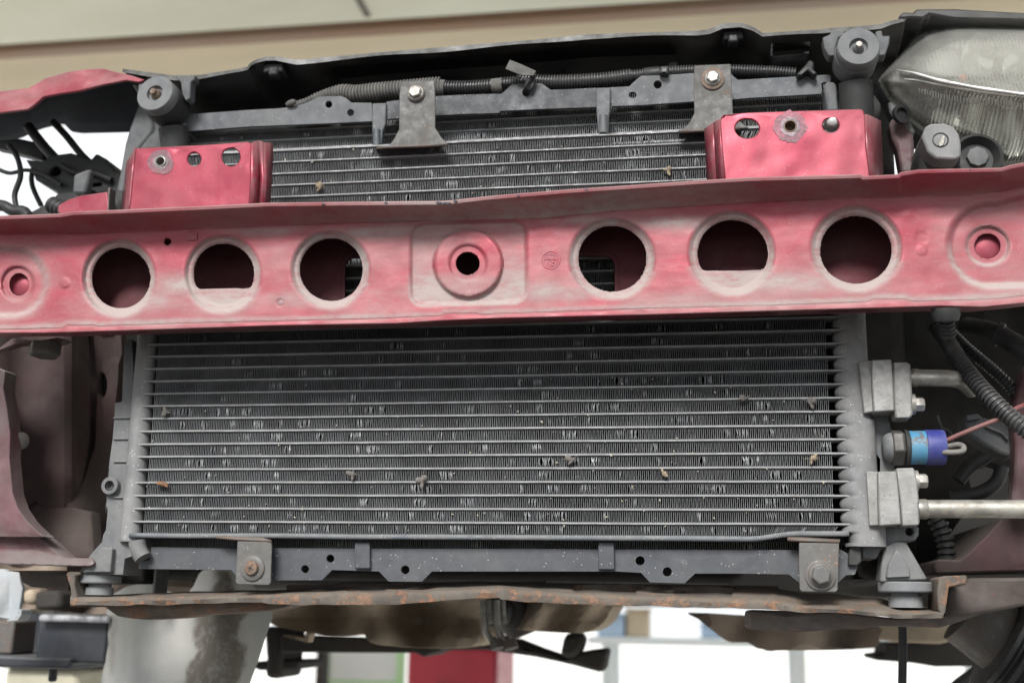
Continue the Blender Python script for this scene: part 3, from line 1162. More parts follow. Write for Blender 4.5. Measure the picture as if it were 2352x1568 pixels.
# lower rail of the condenser, kinked at the right
rail_rows = [[], [], [], []]
for i in range(81):
    x = XL - .004 + (XR + .004 - XL) * i / 80
    px = 325 + (1935 - 325) * i / 80
    lift = .0045 * (sst(.035, .075, x))
    dz = .0005 * noise.noise(Vector((x * 12, 1, 2))) + lift
    z = Z0 - TP * .92 + dz
    for r, (yy, zz) in zip(rail_rows, ((.018, 0), (-.0016, 0), (-.0024, -.0016), (-.0020, -.0036))):
        r.append(Vector((x, CY + yy, z + zz)))
grid('lower_rail', rail_rows, STRIP, cond, smooth=40, solid=.0012)


def header(xc, r, z0, z1, scal, name, Yc, wide=1.0, step=None):
    nz_ = int((z1 - z0) / TP * 10)
    nA = 26
    rows = []
    for i in range(nz_ + 1):
        z = z0 + (z1 - z0) * i / nz_
        row = []
        ph = ((z - Z0) / TP) % 1
        s = 0
        if scal and z > Z0 - TP * .6:
            s = math.sqrt(max(0, 1 - (2 * (ph - .5)) ** 2))
        ww = wide
        ex = step(z) if step else 0
        for j in range(nA + 1):
            a = 2 * math.pi * j / nA
            cx, sn = math.cos(a), math.sin(a)
            rr = r
            x = cx * rr * ww
            if scal and cx < 0:
                x = cx * (r * .72 + r * .50 * s)
            if ex and cx > 0:
                x += ex * (cx ** .5)
            row.append(Vector((xc + x, Yc - sn * r, z)))
        rows.append(row)
    o = grid(name, rows, HEAD, cond, smooth=50)
    return o


ZT = Z0 + (NT - 1) * TP + .008
ZB = Z0 - TP * .92 - .006
hl = header(XL - .0072, .0097, ZB, ZT, False, 'header_tube', CY + .008)
hr_ = header(XR + .0095, .0122, ZB - .001, ZT, True, 'header_tube', CY + .008,
             step=lambda z: .0015 + .003 * (1 - sst(at(2000, 960, CY).z - .001, at(2000, 960, CY).z + .001, z)) + .004 * (1 - sst(ZB + .02, ZB + .021, z)))
for h_, xc, r in ((hl, XL - .0072, .0097), (hr_, XR + .0095, .0122)):
    lathe('end_cap', (xc, CY + .008, ZB - .0012), (0, 0, 1), [(0, r * .9), (.0004, r * .98), (.003, r * .98)], HEAD, h_, 24)


# mounting brackets with bolts --------------------------------------------------
def screw(parent, c, rw, rh, kind, washer, head):
    wv = lathe('washer', c, (0, -1, 0), [(0, rw), (.0010, rw), (.0016, rw * .92), (.0016, rh)], washer, parent, 32)
    if kind == 'hex':
        hexhead('bolt_head', c + Vector((0, -.0016, 0)), (0, -1, 0), rh * 1.12, rh * .95, head, parent)
        lathe('bolt_flange', c + Vector((0, -.0016, 0)), (0, -1, 0), [(0, rh * 1.35), (.0012, rh * 1.3), (.0018, rh * 1.1)], head, parent, 24)
    else:
        h = lathe('screw_head', c + Vector((0, -.0016, 0)), (0, -1, 0), [(0, rh), (.0016, rh), (.0032, rh * .86), (.0038, rh * .5), (.0038, .0001)], head, parent, 28)
        for a in (0, math.pi / 2):
            box('cross_slot', c + Vector((-rh * .5, -.0057, -rh * .13)), c + Vector((rh * .5, -.0042, rh * .13)), RUSTD, h, bev=.0002, rot=a + .4)


def cbracket(outline, Y, lab, tab=None):
    b = plate('mount_tab', outline, Y, .0022, STEELB, cond, bev=.0006, label=lab, step=10, yf=lambda x, y: .0003 * noise.noise(Vector((x * .05, y * .05, 3))), smooth=40)
    if tab:
        pa, pb, ya, yb2 = tab
        va = [at(*p, ya) for p in pa]
        vb = [at(*p, yb2) for p in pb]
        grid('bent_foot', [va, vb], STEELB, b, smooth=30, solid=.0022)
    return b


UBL = q('b1', [(1030, 556), (1256, 548), (1262, 640), (1262, 868), (1300, 930), (1352, 988), (940, 1004), (985, 940), (1016, 880), (1018, 640)])
b = cbracket(UBL, .984, 'flared steel tab, nearer the middle, with bright hex bolt',
             (q('b1', [(868, 1008), (940, 1003), (1200, 994), (1352, 987)]), q('b1', [(860, 1014), (940, 1012), (1200, 1002), (1300, 996)]), .984, 1.0))
screw(b, at(*q1('b1', 1133, 640), .9835), 24 * unit(.98), 16 * unit(.98), 'hex', STEELB, BOLT)
UBR = q('c1', [(1325, 448), (1570, 436), (1578, 520), (1588, 770), (1600, 800), (1640, 830)]) + q('d1', [(-20, 860), (0, 872)]) + \
    q('c1', [(1400, 888), (1228, 895), (1290, 840), (1325, 770), (1320, 600)])
b = cbracket(UBR, .984, 'flared steel tab with rust ringed bolt near the headlight',
             (q('c1', [(1222, 897), (1400, 888), (1640, 876)]), q('c1', [(1215, 905), (1400, 895), (1640, 885)]), .984, 1.0))
screw(b, at(*q1('c1', 1450, 540), .9835), 29 * unit(.98), 15 * unit(.98), 'hex', RUSTB, BOLT)
LBL = q('a3', [(1618, 600), (1848, 605), (1852, 640), (1845, 885), (1830, 900), (1620, 894), (1605, 880), (1612, 740)])
b = cbracket(LBL, .992, 'lower steel tab with rusty cross head screw',
             (q('a3', [(1472, 574), (1620, 588), (1800, 596), (1850, 606)]), q('a3', [(1480, 568), (1640, 566), (1780, 566), (1840, 590)]), .992, 1.004))
screw(b, at(*q1('a3', 1722, 785), .9915), 30 * unit(.99), 17.5 * unit(.99), 'cross', STEELB, RUSTB)
LBR = q('d3', [(342, 610), (614, 615), (612, 700), (606, 930), (590, 948), (360, 944), (345, 925), (340, 760)])
b = cbracket(LBR, .992, 'lower steel tab with grey hex bolt, right side',
             (q('d3', [(262, 590), (400, 598), (618, 606)]), q('d3', [(262, 572), (420, 572), (622, 590)]), .992, 1.004))
screw(b, at(*q1('d3', 487, 832), .9915), 34 * unit(.99), 20 * unit(.99), 'hex', STEELB, STEELB)


# connection blocks on the right header ---------------------------------------
def conn(o1, o2, o3, bolt_c, lab):
    b1 = plate('connection_block', o2, .985, .028, ALU, cond, bev=.0012, label=lab, step=14, yf=lambda x, y: .0003 * noise.noise(Vector((x * .06, y * .06, 5))), smooth=40)
    plate('block_saddle', o1, .992, .016, ALU, b1, bev=.001)
    plate('pipe_flange', o3, .988, .022, ALU, b1, bev=.003)
    c = at(*bolt_c, .998)
    hexhead('flange_bolt', c, (1, 0, 0), .0062, .0075, BOLT, b1)
    lathe('bolt_washer', c + Vector((-.004, 0, 0)), (1, 0, 0), [(0, .0088), (.004, .0085)], BOLT, b1, 20)
    return b1


conn(q('e', [(500, 304), (612, 294), (632, 724), (545, 738), (520, 520)]),
     q('e', [(606, 290), (774, 283), (790, 500), (801, 716), (626, 726), (612, 500)]),
     q('e', [(780, 312), (918, 310), (934, 330), (948, 560), (955, 740), (935, 776), (805, 778), (796, 700), (788, 500)]),
     q1('e', 968, 662), 'upper pipe block with dark pitting')
conn(q('d3', [(800, 122), (880, 124), (890, 496), (822, 498)]),
     q('d3', [(878, 126), (1006, 123), (1026, 320), (1040, 488), (888, 497), (882, 320)]),
     q('d3', [(1002, 103), (1124, 99), (1146, 180), (1160, 330), (1164, 480), (1150, 496), (1042, 498), (1030, 320)]),
     q1('d3', 1150, 190), 'lower pipe block joined to the long pipe')

# ================================================================== RADIATOR behind
RY = 1.028
rad = root('radiator', (0, RY, Z0 - .05), 'radiator with grey painted strips showing above and below the condenser', 'radiator')
zt_core = at(1100, 240, RY + .006).z
zb_core = at(1100, 1290, RY + .006).z
RX0, RX1 = at(405, 320, RY).x, at(1905, 240, RY).x
nr = int((at(1000, 300, RY).z - zb_core) / .0096)
core = box('added_light_leak_sheet', (RX0 - .004, RY + .014, zb_core), (RX1 + .004, RY + .03, zt_core), ENG, rad, bev=0)  # dark sheet added to stop light leaking through the core
TR = .0100
zr_top = at(1300, 262, RY).z
vis_top = 8
for k in range(vis_top):
    z = zr_top - k * TR
    rows = [[], [], [], []]
    for i in range(41):
        x = RX0 + (RX1 - RX0) * i / 40
        dz = .0002 * noise.noise(Vector((x * 9, k * 3.1, 20)))
        for r, (yy, zz) in zip(rows, ((.014, -.0008), (0, -.0007), (0, .0007), (.014, .0008))):
            r.append(Vector((x, RY + .004 + yy, z + dz + zz)))
    grid('radiator_tube', rows, TUBE, rad, smooth=50)
    fin_row('radiator_fin_row', RX0, RX1, z + .0008, z + TR - .0008, RY + .005, .010, .00185, FINR, rad, 400 + k, .35, None, .7)
fin_row('radiator_fin_row', RX0, RX1, zr_top + TR + .0008, zr_top + 2 * TR, RY + .005, .010, .00185, FINR, rad, 449, .2)
z = zr_top + TR
for k in range(2):
    z = at(1100, 1262, RY).z + k * TR
    fin_row('radiator_fin_row', RX0, RX1, z, z + TR - .001, RY + .005, .010, .00185, FINR, rad, 470 + k, .3)

# upper strip of the radiator (three pieces, split by two ribs)
SY = 1.014
UP1 = q('a1', [(1216, 786), (1500, 765)]) + q('b1', [(0, 750), (190, 740), (290, 730), (390, 700), (470, 660), (620, 655), (655, 670), (690, 700),
      (828, 702), (832, 760), (836, 826), (500, 842), (0, 862)]) + q('a1', [(1265, 896), (1220, 892)])
plate('upper_strip', UP1, SY, .0035, STRIP, rad, holes=[ell(*q1('b1', 537, 712), 8.2), ell(*q1('b1', 686, 768), 8.2)], bev=0, step=18,
      yf=lambda x, y: .0004 * noise.noise(Vector((x * .02, y * .02, 8))), smooth=40)
UP2 = q('b1', [(930, 695), (1025, 682), (1260, 657), (1500, 645), (1716, 640), (1760, 600), (1790, 574)]) + q('c1', [(0, 575), (60, 574), (280, 569), (300, 580), (345, 614),
      (500, 608), (655, 600), (658, 730), (300, 742), (0, 757)]) + q('b1', [(1700, 770), (1470, 777), (1260, 788), (936, 812)])
plate('upper_strip', UP2, SY, .0035, STRIPD, rad, holes=[ell(*q1('c1', 177, 632), 9)], bev=0, step=18,
      yf=lambda x, y: .0004 * noise.noise(Vector((x * .02, y * .02, 8))), smooth=40, label='cleaner dark grey middle strip')
UP3 = q('c1', [(752, 597), (882, 590), (925, 548), (962, 518), (1110, 514), (1320, 500), (1570, 495), (1590, 520), (1622, 546), (1800, 536)]) + \
    q('d1', [(0, 540), (300, 524), (540, 510), (556, 516), (556, 566), (508, 560), (490, 572), (492, 640), (0, 668)]) + q('c1', [(1590, 678), (1320, 692), (960, 717), (764, 724)])
plate('upper_strip', UP3, SY, .0035, STRIP, rad, holes=[ell(*q1('c1', 905, 648), 9, 7.5), ell(*q1('c1', 1075, 577), 9.6)], bev=0, step=18,
      yf=lambda x, y: .0004 * noise.noise(Vector((x * .02, y * .02, 8))), smooth=40)
for zz_, yo in ((('b1', [(832, 704), (928, 700), (926, 840), (905, 890), (895, 1008), (835, 1010), (832, 890)]), 0),
                (('c1', [(652, 598), (754, 594), (752, 750), (742, 790), (738, 915), (672, 918), (660, 800)]), 0)):
    o_ = plate('strip_rib', q(*zz_), SY - .004, .006, STRIP, rad, bev=.0012)
    pts = q(*zz_)
    x0 = (pts[4][0] + pts[5][0]) / 2
    tube('pressed_bead', [at(x0, pts[3][1], SY - .004), at(x0, pts[4][1] - 2, SY - .004)], .0038, STRIP, o_, 12)

# lower strip
LOW = q('a3', [(1032, 640), (1618, 652)]) + q('b3', [(160, 647), (700, 650), (1300, 652), (1875, 652)]) + q('c3', [(600, 656), (1875, 660)]) + q('d3', [(340, 662), (620, 655), (700, 700), (742, 772), (722, 826), (690, 830),
      (660, 832), (612, 880), (340, 880), (272, 826)]) + q('c3', [(1600, 820), (1330, 820), (1258, 887), (1022, 880), (962, 815), (802, 806), (400, 806), (0, 806)]) + \
    q('b3', [(1500, 806), (1240, 806), (1172, 875), (946, 875), (880, 806), (700, 800), (558, 796), (490, 865), (150, 867)]) + q('a3', [(1640, 868), (1612, 836), (1576, 796), (1300, 793), (948, 788), (948, 735), (1020, 730)])
plate('lower_strip', LOW, SY - .006, .0035, STRIPD, rad, holes=[ell(*q1('b3', 375, 790), 9.2), ell(*q1('b3', 547, 718), 9.4), ell(*q1('b3', 1058, 795), 10),
      ell(*q1('c3', 955, 733), 10.6), ell(*q1('c3', 1140, 808), 10.6)], bev=0, step=20, yf=lambda x, y: .0004 * noise.noise(Vector((x * .02, y * .02, 8))), smooth=40)
for zz_ in (('b3', [(712, 605), (815, 605), (818, 788), (712, 788)]), ('c3', [(668, 605), (776, 605), (782, 796), (670, 796)])):
    plate('lower_rib', q(*zz_), SY - .011, .006, STRIPD, rad, bev=.001)

# side tanks -------------------------------------------------------------------
TL = q('g', [(1100, 120), (1040, 130), (1020, 640), (962, 650), (956, 775), (942, 950), (916, 1140), (906, 1262), (890, 1440), (882, 1568)]) + \
    q('a3', [(742, 200), (722, 340), (734, 392), (722, 525), (704, 556), (696, 604), (620, 690), (546, 800), (548, 826), (838, 828), (850, 720), (905, 700), (960, 640), (900, 500), (880, 0)]) + \
    q('g', [(1150, 900)])
plate('side_tank', TL, 1.006, .035, PLAS, rad, bev=.003, label='left plastic tank with bolt ear and foot')
for y in (775, 950, 1140, 1440):
    p = q1('g', 1000, y)
    box('tank_band', at(p[0] - 16, p[1] + 2.2, 1.004), at(p[0] + 22, p[1] - 2.2, 1.004) + Vector((0, .036, 0)), PLAS, rad, bev=.0008)
c = at(*q1('g', 915, 1340), 1.0)
ear = lathe('bolt_ear', c, (0, 1, 0), [(0, .0045), (0, .0078), (.0010, .0080), (.012, .0080), (.012, .0036), (.0005, .0036)], PLAS, rad, 28, caps=(0, 0))
# foot with disc and rubber pin
for nm, zone, fx0, fx1, fy0, fy1, rx0, rx1, ry1 in (('l', 'a3', 541, 836, 828, 902, 588, 784, 972), ('r', 'd3', 890, 1230, 876, 956, 965, 1180, 1040)):
    c = at(*q1(zone, (fx0 + fx1) / 2, fy0 + 4), 1.022)
    u_ = unit(1.022) * K
    ft = lathe('foot_disc', c, (0, 0, -1), [(0, (fx1 - fx0) / 2 * u_), ((fy1 - fy0 - 18) * u_, (fx1 - fx0) / 2 * u_), ((fy1 - fy0 - 12) * u_, (fx1 - fx0) / 2.15 * u_)], RUB, rad, 32, bev=.0008)
    lathe('foot_pin', c + Vector((0, 0, -(fy1 - fy0 - 12) * u_)), (0, 0, -1), [(0, (rx1 - rx0) / 2.4 * u_), (.003, (rx1 - rx0) / 2.4 * u_), (.0031, (rx1 - rx0) / 2 * u_),
          ((ry1 - fy1 + 10) * u_, (rx1 - rx0) / 2 * u_)], RUB, ft, 28)
# left foot gusset
plate('foot_gusset', q('a3', [(695, 640), (765, 650), (752, 812), (560, 812), (600, 770)]), .999, .008, PLAS, rad, bev=.001)
# clip under the left header
tube('lower_nozzle', [at(*q1('a3', 935, 600), 1.0), at(*q1('a3', 945, 660), 1.0), at(*q1('a3', 975, 715), 1.0)], .0075, PLAS, rad, 18)
# right tank: lower body, lug, foot
plate('side_tank', q('e', [(575, 735), (735, 735), (770, 860), (800, 1010), (800, 1240), (600, 1240)]) +
      q('d3', [(1020, 480), (1160, 500), (1158, 560), (1130, 600), (1000, 606), (985, 640), (900, 660), (870, 722), (770, 722), (765, 640), (845, 628), (840, 500), (820, 300)]),
      1.012, .035, PLAS, rad, holes=[ell(*q1('d3', 1095, 536), 9.5)], bev=.002, label='right plastic tank behind the pipe blocks')
plate('foot_gusset', q('d3', [(925, 640), (1000, 604), (1072, 606), (1220, 862), (892, 880), (905, 760)]), 1.008, .03, PLAS, rad, bev=.002)
plate('gusset_web', q('d3', [(1005, 660), (1050, 700), (1095, 790), (1100, 842), (935, 850), (950, 760)]), 1.003, .006, PLAS, rad, bev=.001)
plate('tank_clip', q('d3', [(690, 640), (765, 630), (768, 740), (742, 768), (676, 764), (680, 690)]), 1.003, .02, PLASD, rad, bev=.001)
# upper ends of the tanks
plate('tank_end', q('a1', [(1180, 835), (1215, 823), (1262, 830), (1268, 888), (1222, 895), (1205, 1020), (1140, 1020), (1150, 890)]), 1.008, .03, PLAS, rad, bev=.003)
plate('tank_shoulder', q('a1', [(1040, 820), (1165, 855), (1150, 1020), (940, 1020), (1000, 940), (1045, 890)]), 1.02, .035, PLAS, rad, bev=.003)
plate('tank_end', q('d1', [(508, 580), (530, 558), (588, 562), (600, 590), (612, 760), (530, 760), (520, 660)]), 1.006, .03, PLAS, rad, bev=.004)
# hose stub of the right tank: rounded body with a black hose clamp edge
lathe('hose_stub', at(*q1('d1', 600, 740), 1.03), (1, .02, -.10), [(0, .0175), (.012, .018), (.024, .0165), (.032, .0125), (.037, .006), (.038, .001)], PLAS, rad, 36)

# ================================================================== UPPER RUBBER MOUNTS
def mount(name, c, ax, r, lab, tabs, body, hexr):
    rt = root(name, c, lab, 'rubber mount')
    lathe('rubber_bush', c, ax, [(.0, r * .96), (.0015, r), (.010, r), (.011, r * .96), (.011, r * .42), (.0075, r * .38), (.0072, r * .1)][::-1] and
          [(0, r * .96), (.0015, r), (.011, r), (.0125, r * .95), (.0125, r * .44), (.0085, r * .40), (.0082, .0005)], RUB, rt, 40, smooth=35)
    axv = Vector(ax).normalized()
    lathe('cup', c - axv * .024, ax, [(0, r * .9), (.002, r * 1.02), (.0225, r * 1.06), (.0245, r * 1.02)], PLASD if not tabs else PLAS, rt, 40)
    lathe('sleeve', c + axv * .0083, ax, [(0, r * .27), (.0035, r * .24), (.0045, r * .20)], RUSTB if not tabs else RUB, rt, 24)
    hexhead('bolt_head', c + axv * .0127, ax, r * .18, .004, RUSTB if not tabs else BOLT, rt)
    for o_, Y, th in body:
        plate('mount_clip', o_, Y, th, PLAS, rt, bev=.0012)
    return rt


cl = at(*q1('a1', 1098, 680), .985)
mount('radiator_mount', cl, (-.06, -1, .10), 156 * K * unit(.985), 'round grey rubber mount with rusty bolt under the red corner panel', False,
      [(q('a1', [(1190, 520), (1330, 508), (1325, 545), (1300, 560), (1295, 670), (1265, 690), (1240, 640), (1230, 560)]), .99, .012),
       (q('a1', [(942, 575), (985, 565), (990, 640), (955, 690), (940, 640)]), .992, .012)], .006)
cr_ = at(*q1('d1', 734, 366), .985)
mr_ = mount('radiator_mount', cr_, (0.02, -1, .06), 150 * K * unit(.985), 'round grey rubber mount in clip frame beside the headlight', True,
            [(q('d1', [(500, 255), (550, 235), (565, 212), (640, 205), (660, 230), (610, 260), (590, 330), (590, 380), (545, 382), (515, 330)]), .986, .014),
             (q('d1', [(860, 215), (905, 205), (912, 245), (962, 242), (958, 290), (930, 375), (880, 385), (882, 320), (872, 270)]), .986, .014)], .006)
tube('mount_neck', [cr_ + Vector((0, .016, -.02)), cr_ + Vector((0.002, .03, -.085))], .0145, PLASD, mr_, 30)
tube('mount_neck', [cl + Vector((0.004, .022, -.02)), cl + Vector((.010, .035, -.075))], .014, PLASD, bpy.data.objects['radiator_mount'], 26)

# ================================================================== UPPER SUPPORT PANEL (black)
sup = root('radiator_support', at(1100, 240, 1.05), 'glossy black upper radiator support panel with worn front edge', 'support panel')
st = ip(q('a1', [(820, 472), (1020, 498), (1190, 520), (1360, 516), (1640, 472), (1690, 460), (1712, 430), (1760, 406), (1875, 396)])[:-1] +
        q('b1', [(40, 412), (110, 393), (180, 390), (250, 402), (320, 414), (400, 406), (1000, 352), (1875, 282)]) +
        q('c1', [(600, 240), (1350, 216), (1430, 204), (1520, 166), (1640, 160), (1720, 186), (1800, 236), (1840, 232)]) +
        q('d1', [(80, 232), (490, 206), (560, 196), (900, 172), (960, 150), (1050, 130), (1300, 118), (1875, 100), (2200, 90)]))
xs = list(np.arange(282, 2085, 7.0))
SUY = 1.0


def trough(x):
    return sst(700, 745, x) * (1 - sst(1535, 1590, x))


def sup_rows():
    R = []
    lip = lambda x: SUY + .002 * math.sin(x * .01)
    R.append([at(x, st(x), lip(x)) + Vector((0, .10, .012)) for x in xs])
    R.append([at(x, st(x), lip(x)) + Vector((0, .004, .0006)) for x in xs])
    R.append([at(x, st(x), lip(x)) for x in xs])
    R.append([at(x, st(x) + 7 + 2 * math.sin(x * .02), lip(x) - .0008) for x in xs])
    base = [at(x, st(x) + 9, lip(x)) for x in xs]
    R.append([b + Vector((0, .004, .004)) for b in base])
    for yy, up_, dn in ((.012, .003, 0), (.03, .008, -.004), (.055, .014, -.006), (.066, .004, -.008), (.072, -.010, -.010), (.09, -.022, -.016), (.10, -.05, -.05), (.105, -.12, -.12)):
        R.append([b + Vector((0, yy, up_ * trough(x) + dn * (1 - trough(x)) - .0 + .001 * noise.noise(Vector((x * .02, yy * 60, 0))))) for x, b in zip(xs, base)])
    return R


SR = sup_rows()
_hx, _hy = q1('d1', 292, 340)


def cam_px(p):
    d = p - CAM
    z = d.dot(CF)
    return 1176 + F * d.dot(CR) / z, 784 - F * d.dot(CU) / z


def sup_skip(i, j):
    if i < 4:
        return False
    c = (SR[i][j] + SR[i + 1][j + 1]) / 2
    x, y = cam_px(c)
    return ((x - _hx) / 46) ** 2 + ((y - _hy) / 17) ** 2 < 1


grid('panel', SR, BLACKP, sup, smooth=40, solid=.0012, skip=sup_skip)
for zc in (('b1', 155, 460), ('c1', 1590, 235)):
    p = q1(zc[0], zc[1], zc[2])
    clip = box('stop_clip', at(p[0] - 24, p[1] + 12, 1.005), at(p[0] + 24, p[1] - 12, 1.005) + Vector((0, .02, 0)), PLASD, sup, bev=.002)
    box('clip_tongue', at(p[0] - 12, p[1] + 18, 1.003), at(p[0] + 12, p[1] - 4, 1.003) + Vector((0, .012, 0)), PLASD, clip, bev=.002)
for zc, r in ((('b1', 90, 690), 30), (('b1', 30, 700), 34)):
    p = q1(zc[0], zc[1], zc[2])
lathe('pressed_dimple', at(*q1('a1', 1750, 680), 1.09), (0, -1, -.6), [(0, .022), (.002, .02), (.003, .012), (.0031, .001)], BLACKP, sup, 28)
plate('slot_lip', q('d1', [(155, 355), (250, 318), (415, 322), (432, 335), (380, 352), (360, 380), (170, 388)]), 1.045, .004, ALU, sup, bev=.001)

# ================================================================== HARNESS
har = root('wiring_harness', at(1100, 240, 1.0), 'corrugated conduit along the top strip, dusty left half and black right half', 'harness')
HY = 1.022
p1 = [at(*p, HY) for p in q('b1', [(300, 722), (400, 690), (480, 660), (620, 632), (720, 640), (860, 625), (1000, 612), (1120, 600), (1300, 585)])]
tube('conduit', p1, .0078, CONDG, har, 18, corr=(.0031, .0008), rf=lambda t: .45 + .55 * sst(.05, .42, t), label='dusty grey conduit')
p2 = [at(*p, HY) for p in q('b1', [(1280, 598), (1450, 600), (1600, 592), (1750, 575), (1875, 565)]) + q('c1', [(150, 545), (300, 560), (450, 560), (700, 545), (900, 520)])]
tube('conduit', p2, .0062, COND, har, 18, corr=(.0027, .0007), label='black conduit, middle run')
p3 = [at(*p, HY) for p in q('c1', [(860, 525), (1100, 498), (1320, 485), (1580, 482), (1800, 490)]) + q('d1', [(140, 490), (260, 500), (320, 505)])]
tube('conduit', p3, .0050, COND, har, 18, corr=(.0025, .0006), label='black conduit, right run')
tube('tape_wrap', [at(*p, HY) for p in q('b1', [(1270, 595), (1330, 600)])], .0074, CONDG, har, 18)
tube('tape_wrap', [at(*p, HY - .001) for p in q('b1', [(1650, 590), (1720, 582)])], .0070, CONDG, har, 18)
tube('tape_wrap', [at(*p, HY) for p in q('c1', [(985, 510), (1090, 500)])], .0062, PLASD, har, 18)
lathe('clip_head', at(*q1('b1', 250, 715), 1.012), (.9, -.2, .2), [(0, .002), (.003, .003), (.007, .003), (.010, .002)], CONDG, har, 14)
# cable ties
tie = [at(*p, y) for p, y in zip(q('c1', [(178, 628), (172, 600), (190, 560), (225, 520), (232, 545), (215, 600), (190, 630)]), (1.012, 1.006, 1.004, 1.006, 1.008, 1.008, 1.012))]
tube('cable_tie', tie, .0016, PLASD, har, 10)
plate('tie_tail', q('c1', [(66, 408), (130, 432), (246, 484), (228, 516), (150, 515), (36, 470)]), 1.0, .0016, CONDG, har, bev=.0004)
ct = plate('tie_lock', q('c1', [(1092, 452), (1152, 448), (1148, 505), (1085, 500)]), 1.006, .008, PLASD, har, bev=.001)
plate('lock_slot', q('c1', [(1104, 465), (1138, 462), (1135, 492), (1100, 490)]), 1.0045, .0014, COND, ct, bev=.0003)
plate('tie_lock', q('d1', [(385, 440), (412, 405), (448, 425), (440, 470), (472, 500), (440, 515), (400, 480), (350, 520), (318, 510)]), 1.003, .01, PLASD, har, bev=.0015)
plate('strap_end', q('c1', [(1150, 430), (1205, 420), (1215, 460), (1190, 480), (1150, 470)]), 1.03, .003, PLASD, har, bev=.0006)

# ================================================================== HEADLIGHT (right)
hd = root('headlight', at(2250, 390, 1.0), 'clear yellowed headlight lens with chrome reflector at the right edge', 'headlight')
LENS = smooth_poly(q('d1', [(886, 540), (940, 470), (1010, 395), (1140, 245), (1220, 190), (1380, 132), (1520, 124), (1875, 128), (2200, 140), (2800, 190), (2950, 500), (2900, 900), (2500, 1080),
                            (2100, 1120), (1875, 1120), (1745, 1124), (1650, 1050), (1560, 985), (1440, 955), (1300, 920), (1190, 890), (1060, 785), (950, 672), (900, 590)]), 3)
LCX, LCY = q1('d1', 1850, 620)


def lensY(x, y):
    e = segd((x, y), LENS)
    d = -.055 * (1 - math.exp(-e / 55)) - .0002 * e
    # crease running across
    yc = float(np.interp(x, [2030, 2060, 2180, 2352, 2700], [535, 517, 548, 572, 600])) - 352
    yc += 0
    return d


def crease(x):
    return float(np.interp(x, *zip(*q('d1', [(900, 520), (1020, 480), (1300, 545), (1600, 600), (1875, 640), (2600, 680)]))))


def lensYf(x, y):
    d = lensY(x, y)
    e = segd((x, y), LENS)
    k = sst(4, 40, e)
    c = crease(x)
    dy = y - c
    d -= .008 * k * math.exp(-(dy / 9) ** 2)
    if dy > 0:
        d += .010 * k * sst(0, 40, dy) - .008 * k * sst(60, 140, dy)
    return d


plate('lens', LENS, 1.035, .003, lens_m, hd, bev=0, step=4.2, yf=lensYf, smooth=60)
plate('reflector', smooth_poly(q('d1', [(960, 560), (1060, 420), (1180, 300), (1290, 230), (1420, 190), (1600, 185), (2200, 200), (2700, 250), (2800, 500), (2750, 850), (2300, 1040), (1875, 1060), (1760, 1060), (1600, 940),
                                        (1300, 840), (1120, 740), (1000, 640)]), 3), 1.045, .004, CHROME, hd, bev=0, step=7,
      yf=lambda x, y: .035 * (1 - ((x - 2300) / 330) ** 2) - .012 * (abs(((y - 130) / 26) % 2 - 1) if y < 190 else 0) + .010 * math.sin(max(0, x - 2050) * .028), smooth=60)
plate('bulb_shade', q('d1', [(1100, 470), (1180, 380), (1300, 320), (1400, 340), (1490, 440), (1500, 545), (1300, 530), (1150, 510)]), 1.03, .012, HOUS, hd, bev=.003)
plate('amber_bulb', smooth_poly(q('d1', [(1435, 515), (1470, 505), (1490, 530), (1475, 550), (1440, 545)]), 2), 1.024, .006, AMBER, hd, bev=.001)
for k in range(22):                                           # comb of moulded ribs along the top of the reflector
    px_ = q1('d1', 1360 + k * 40, 262 + 10 * math.sin(k * .5))
    plate('reflector_rib', [(px_[0], px_[1] - 6), (px_[0] + 8, px_[1] - 3), (px_[0] + 12, px_[1] + 18), (px_[0] + 4, px_[1] + 20)], 1.026, .012, CHROME, hd, bev=.001)
c = at(*q1('d1', 1700, 420), 1.03)
bowl = lathe('bulb_bowl', c, (-.15, -1, 0), [(-.012, .006), (-.008, .016), (.0, .024), (.008, .029), (.009, .031)], CHROME, hd, 36, caps=(1, 0))
lathe('bulb', c, (-.15, -1, 0), [(-.01, .004), (.006, .0045), (.010, .0035), (.0115, .001)], ALU, bowl, 16)
def lens_pt(x, y, o=.0006):
    return at(x, y, 1.035 + lensYf(x, y) - o)


streak = [lens_pt(*p) for p in q('d1', [(1010, 478), (1100, 492), (1200, 520), (1300, 548), (1450, 578), (1600, 605), (1750, 625), (1875, 642), (2100, 655), (2400, 668)])]  # refracted light streak along the crease, built as a white tube
tube('light_streak', streak, .0012, GLINT, hd, 12, rf=lambda t: .25 + .75 * sst(0, .3, t) * (1 + .25 * math.sin(t * 37)))
streak = [lens_pt(*p) for p in q('d1', [(1060, 540), (1150, 548), (1280, 575), (1450, 606), (1620, 632), (1800, 655), (1950, 672)])]  # second, thinner light streak, also a white tube
tube('light_streak', streak, .0009, GLINT, hd, 10, rf=lambda t: .4 + .6 * math.sin(math.pi * t))
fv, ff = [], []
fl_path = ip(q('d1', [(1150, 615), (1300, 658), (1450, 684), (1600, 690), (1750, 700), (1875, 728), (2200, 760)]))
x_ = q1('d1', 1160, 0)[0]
rn = random.Random(3)
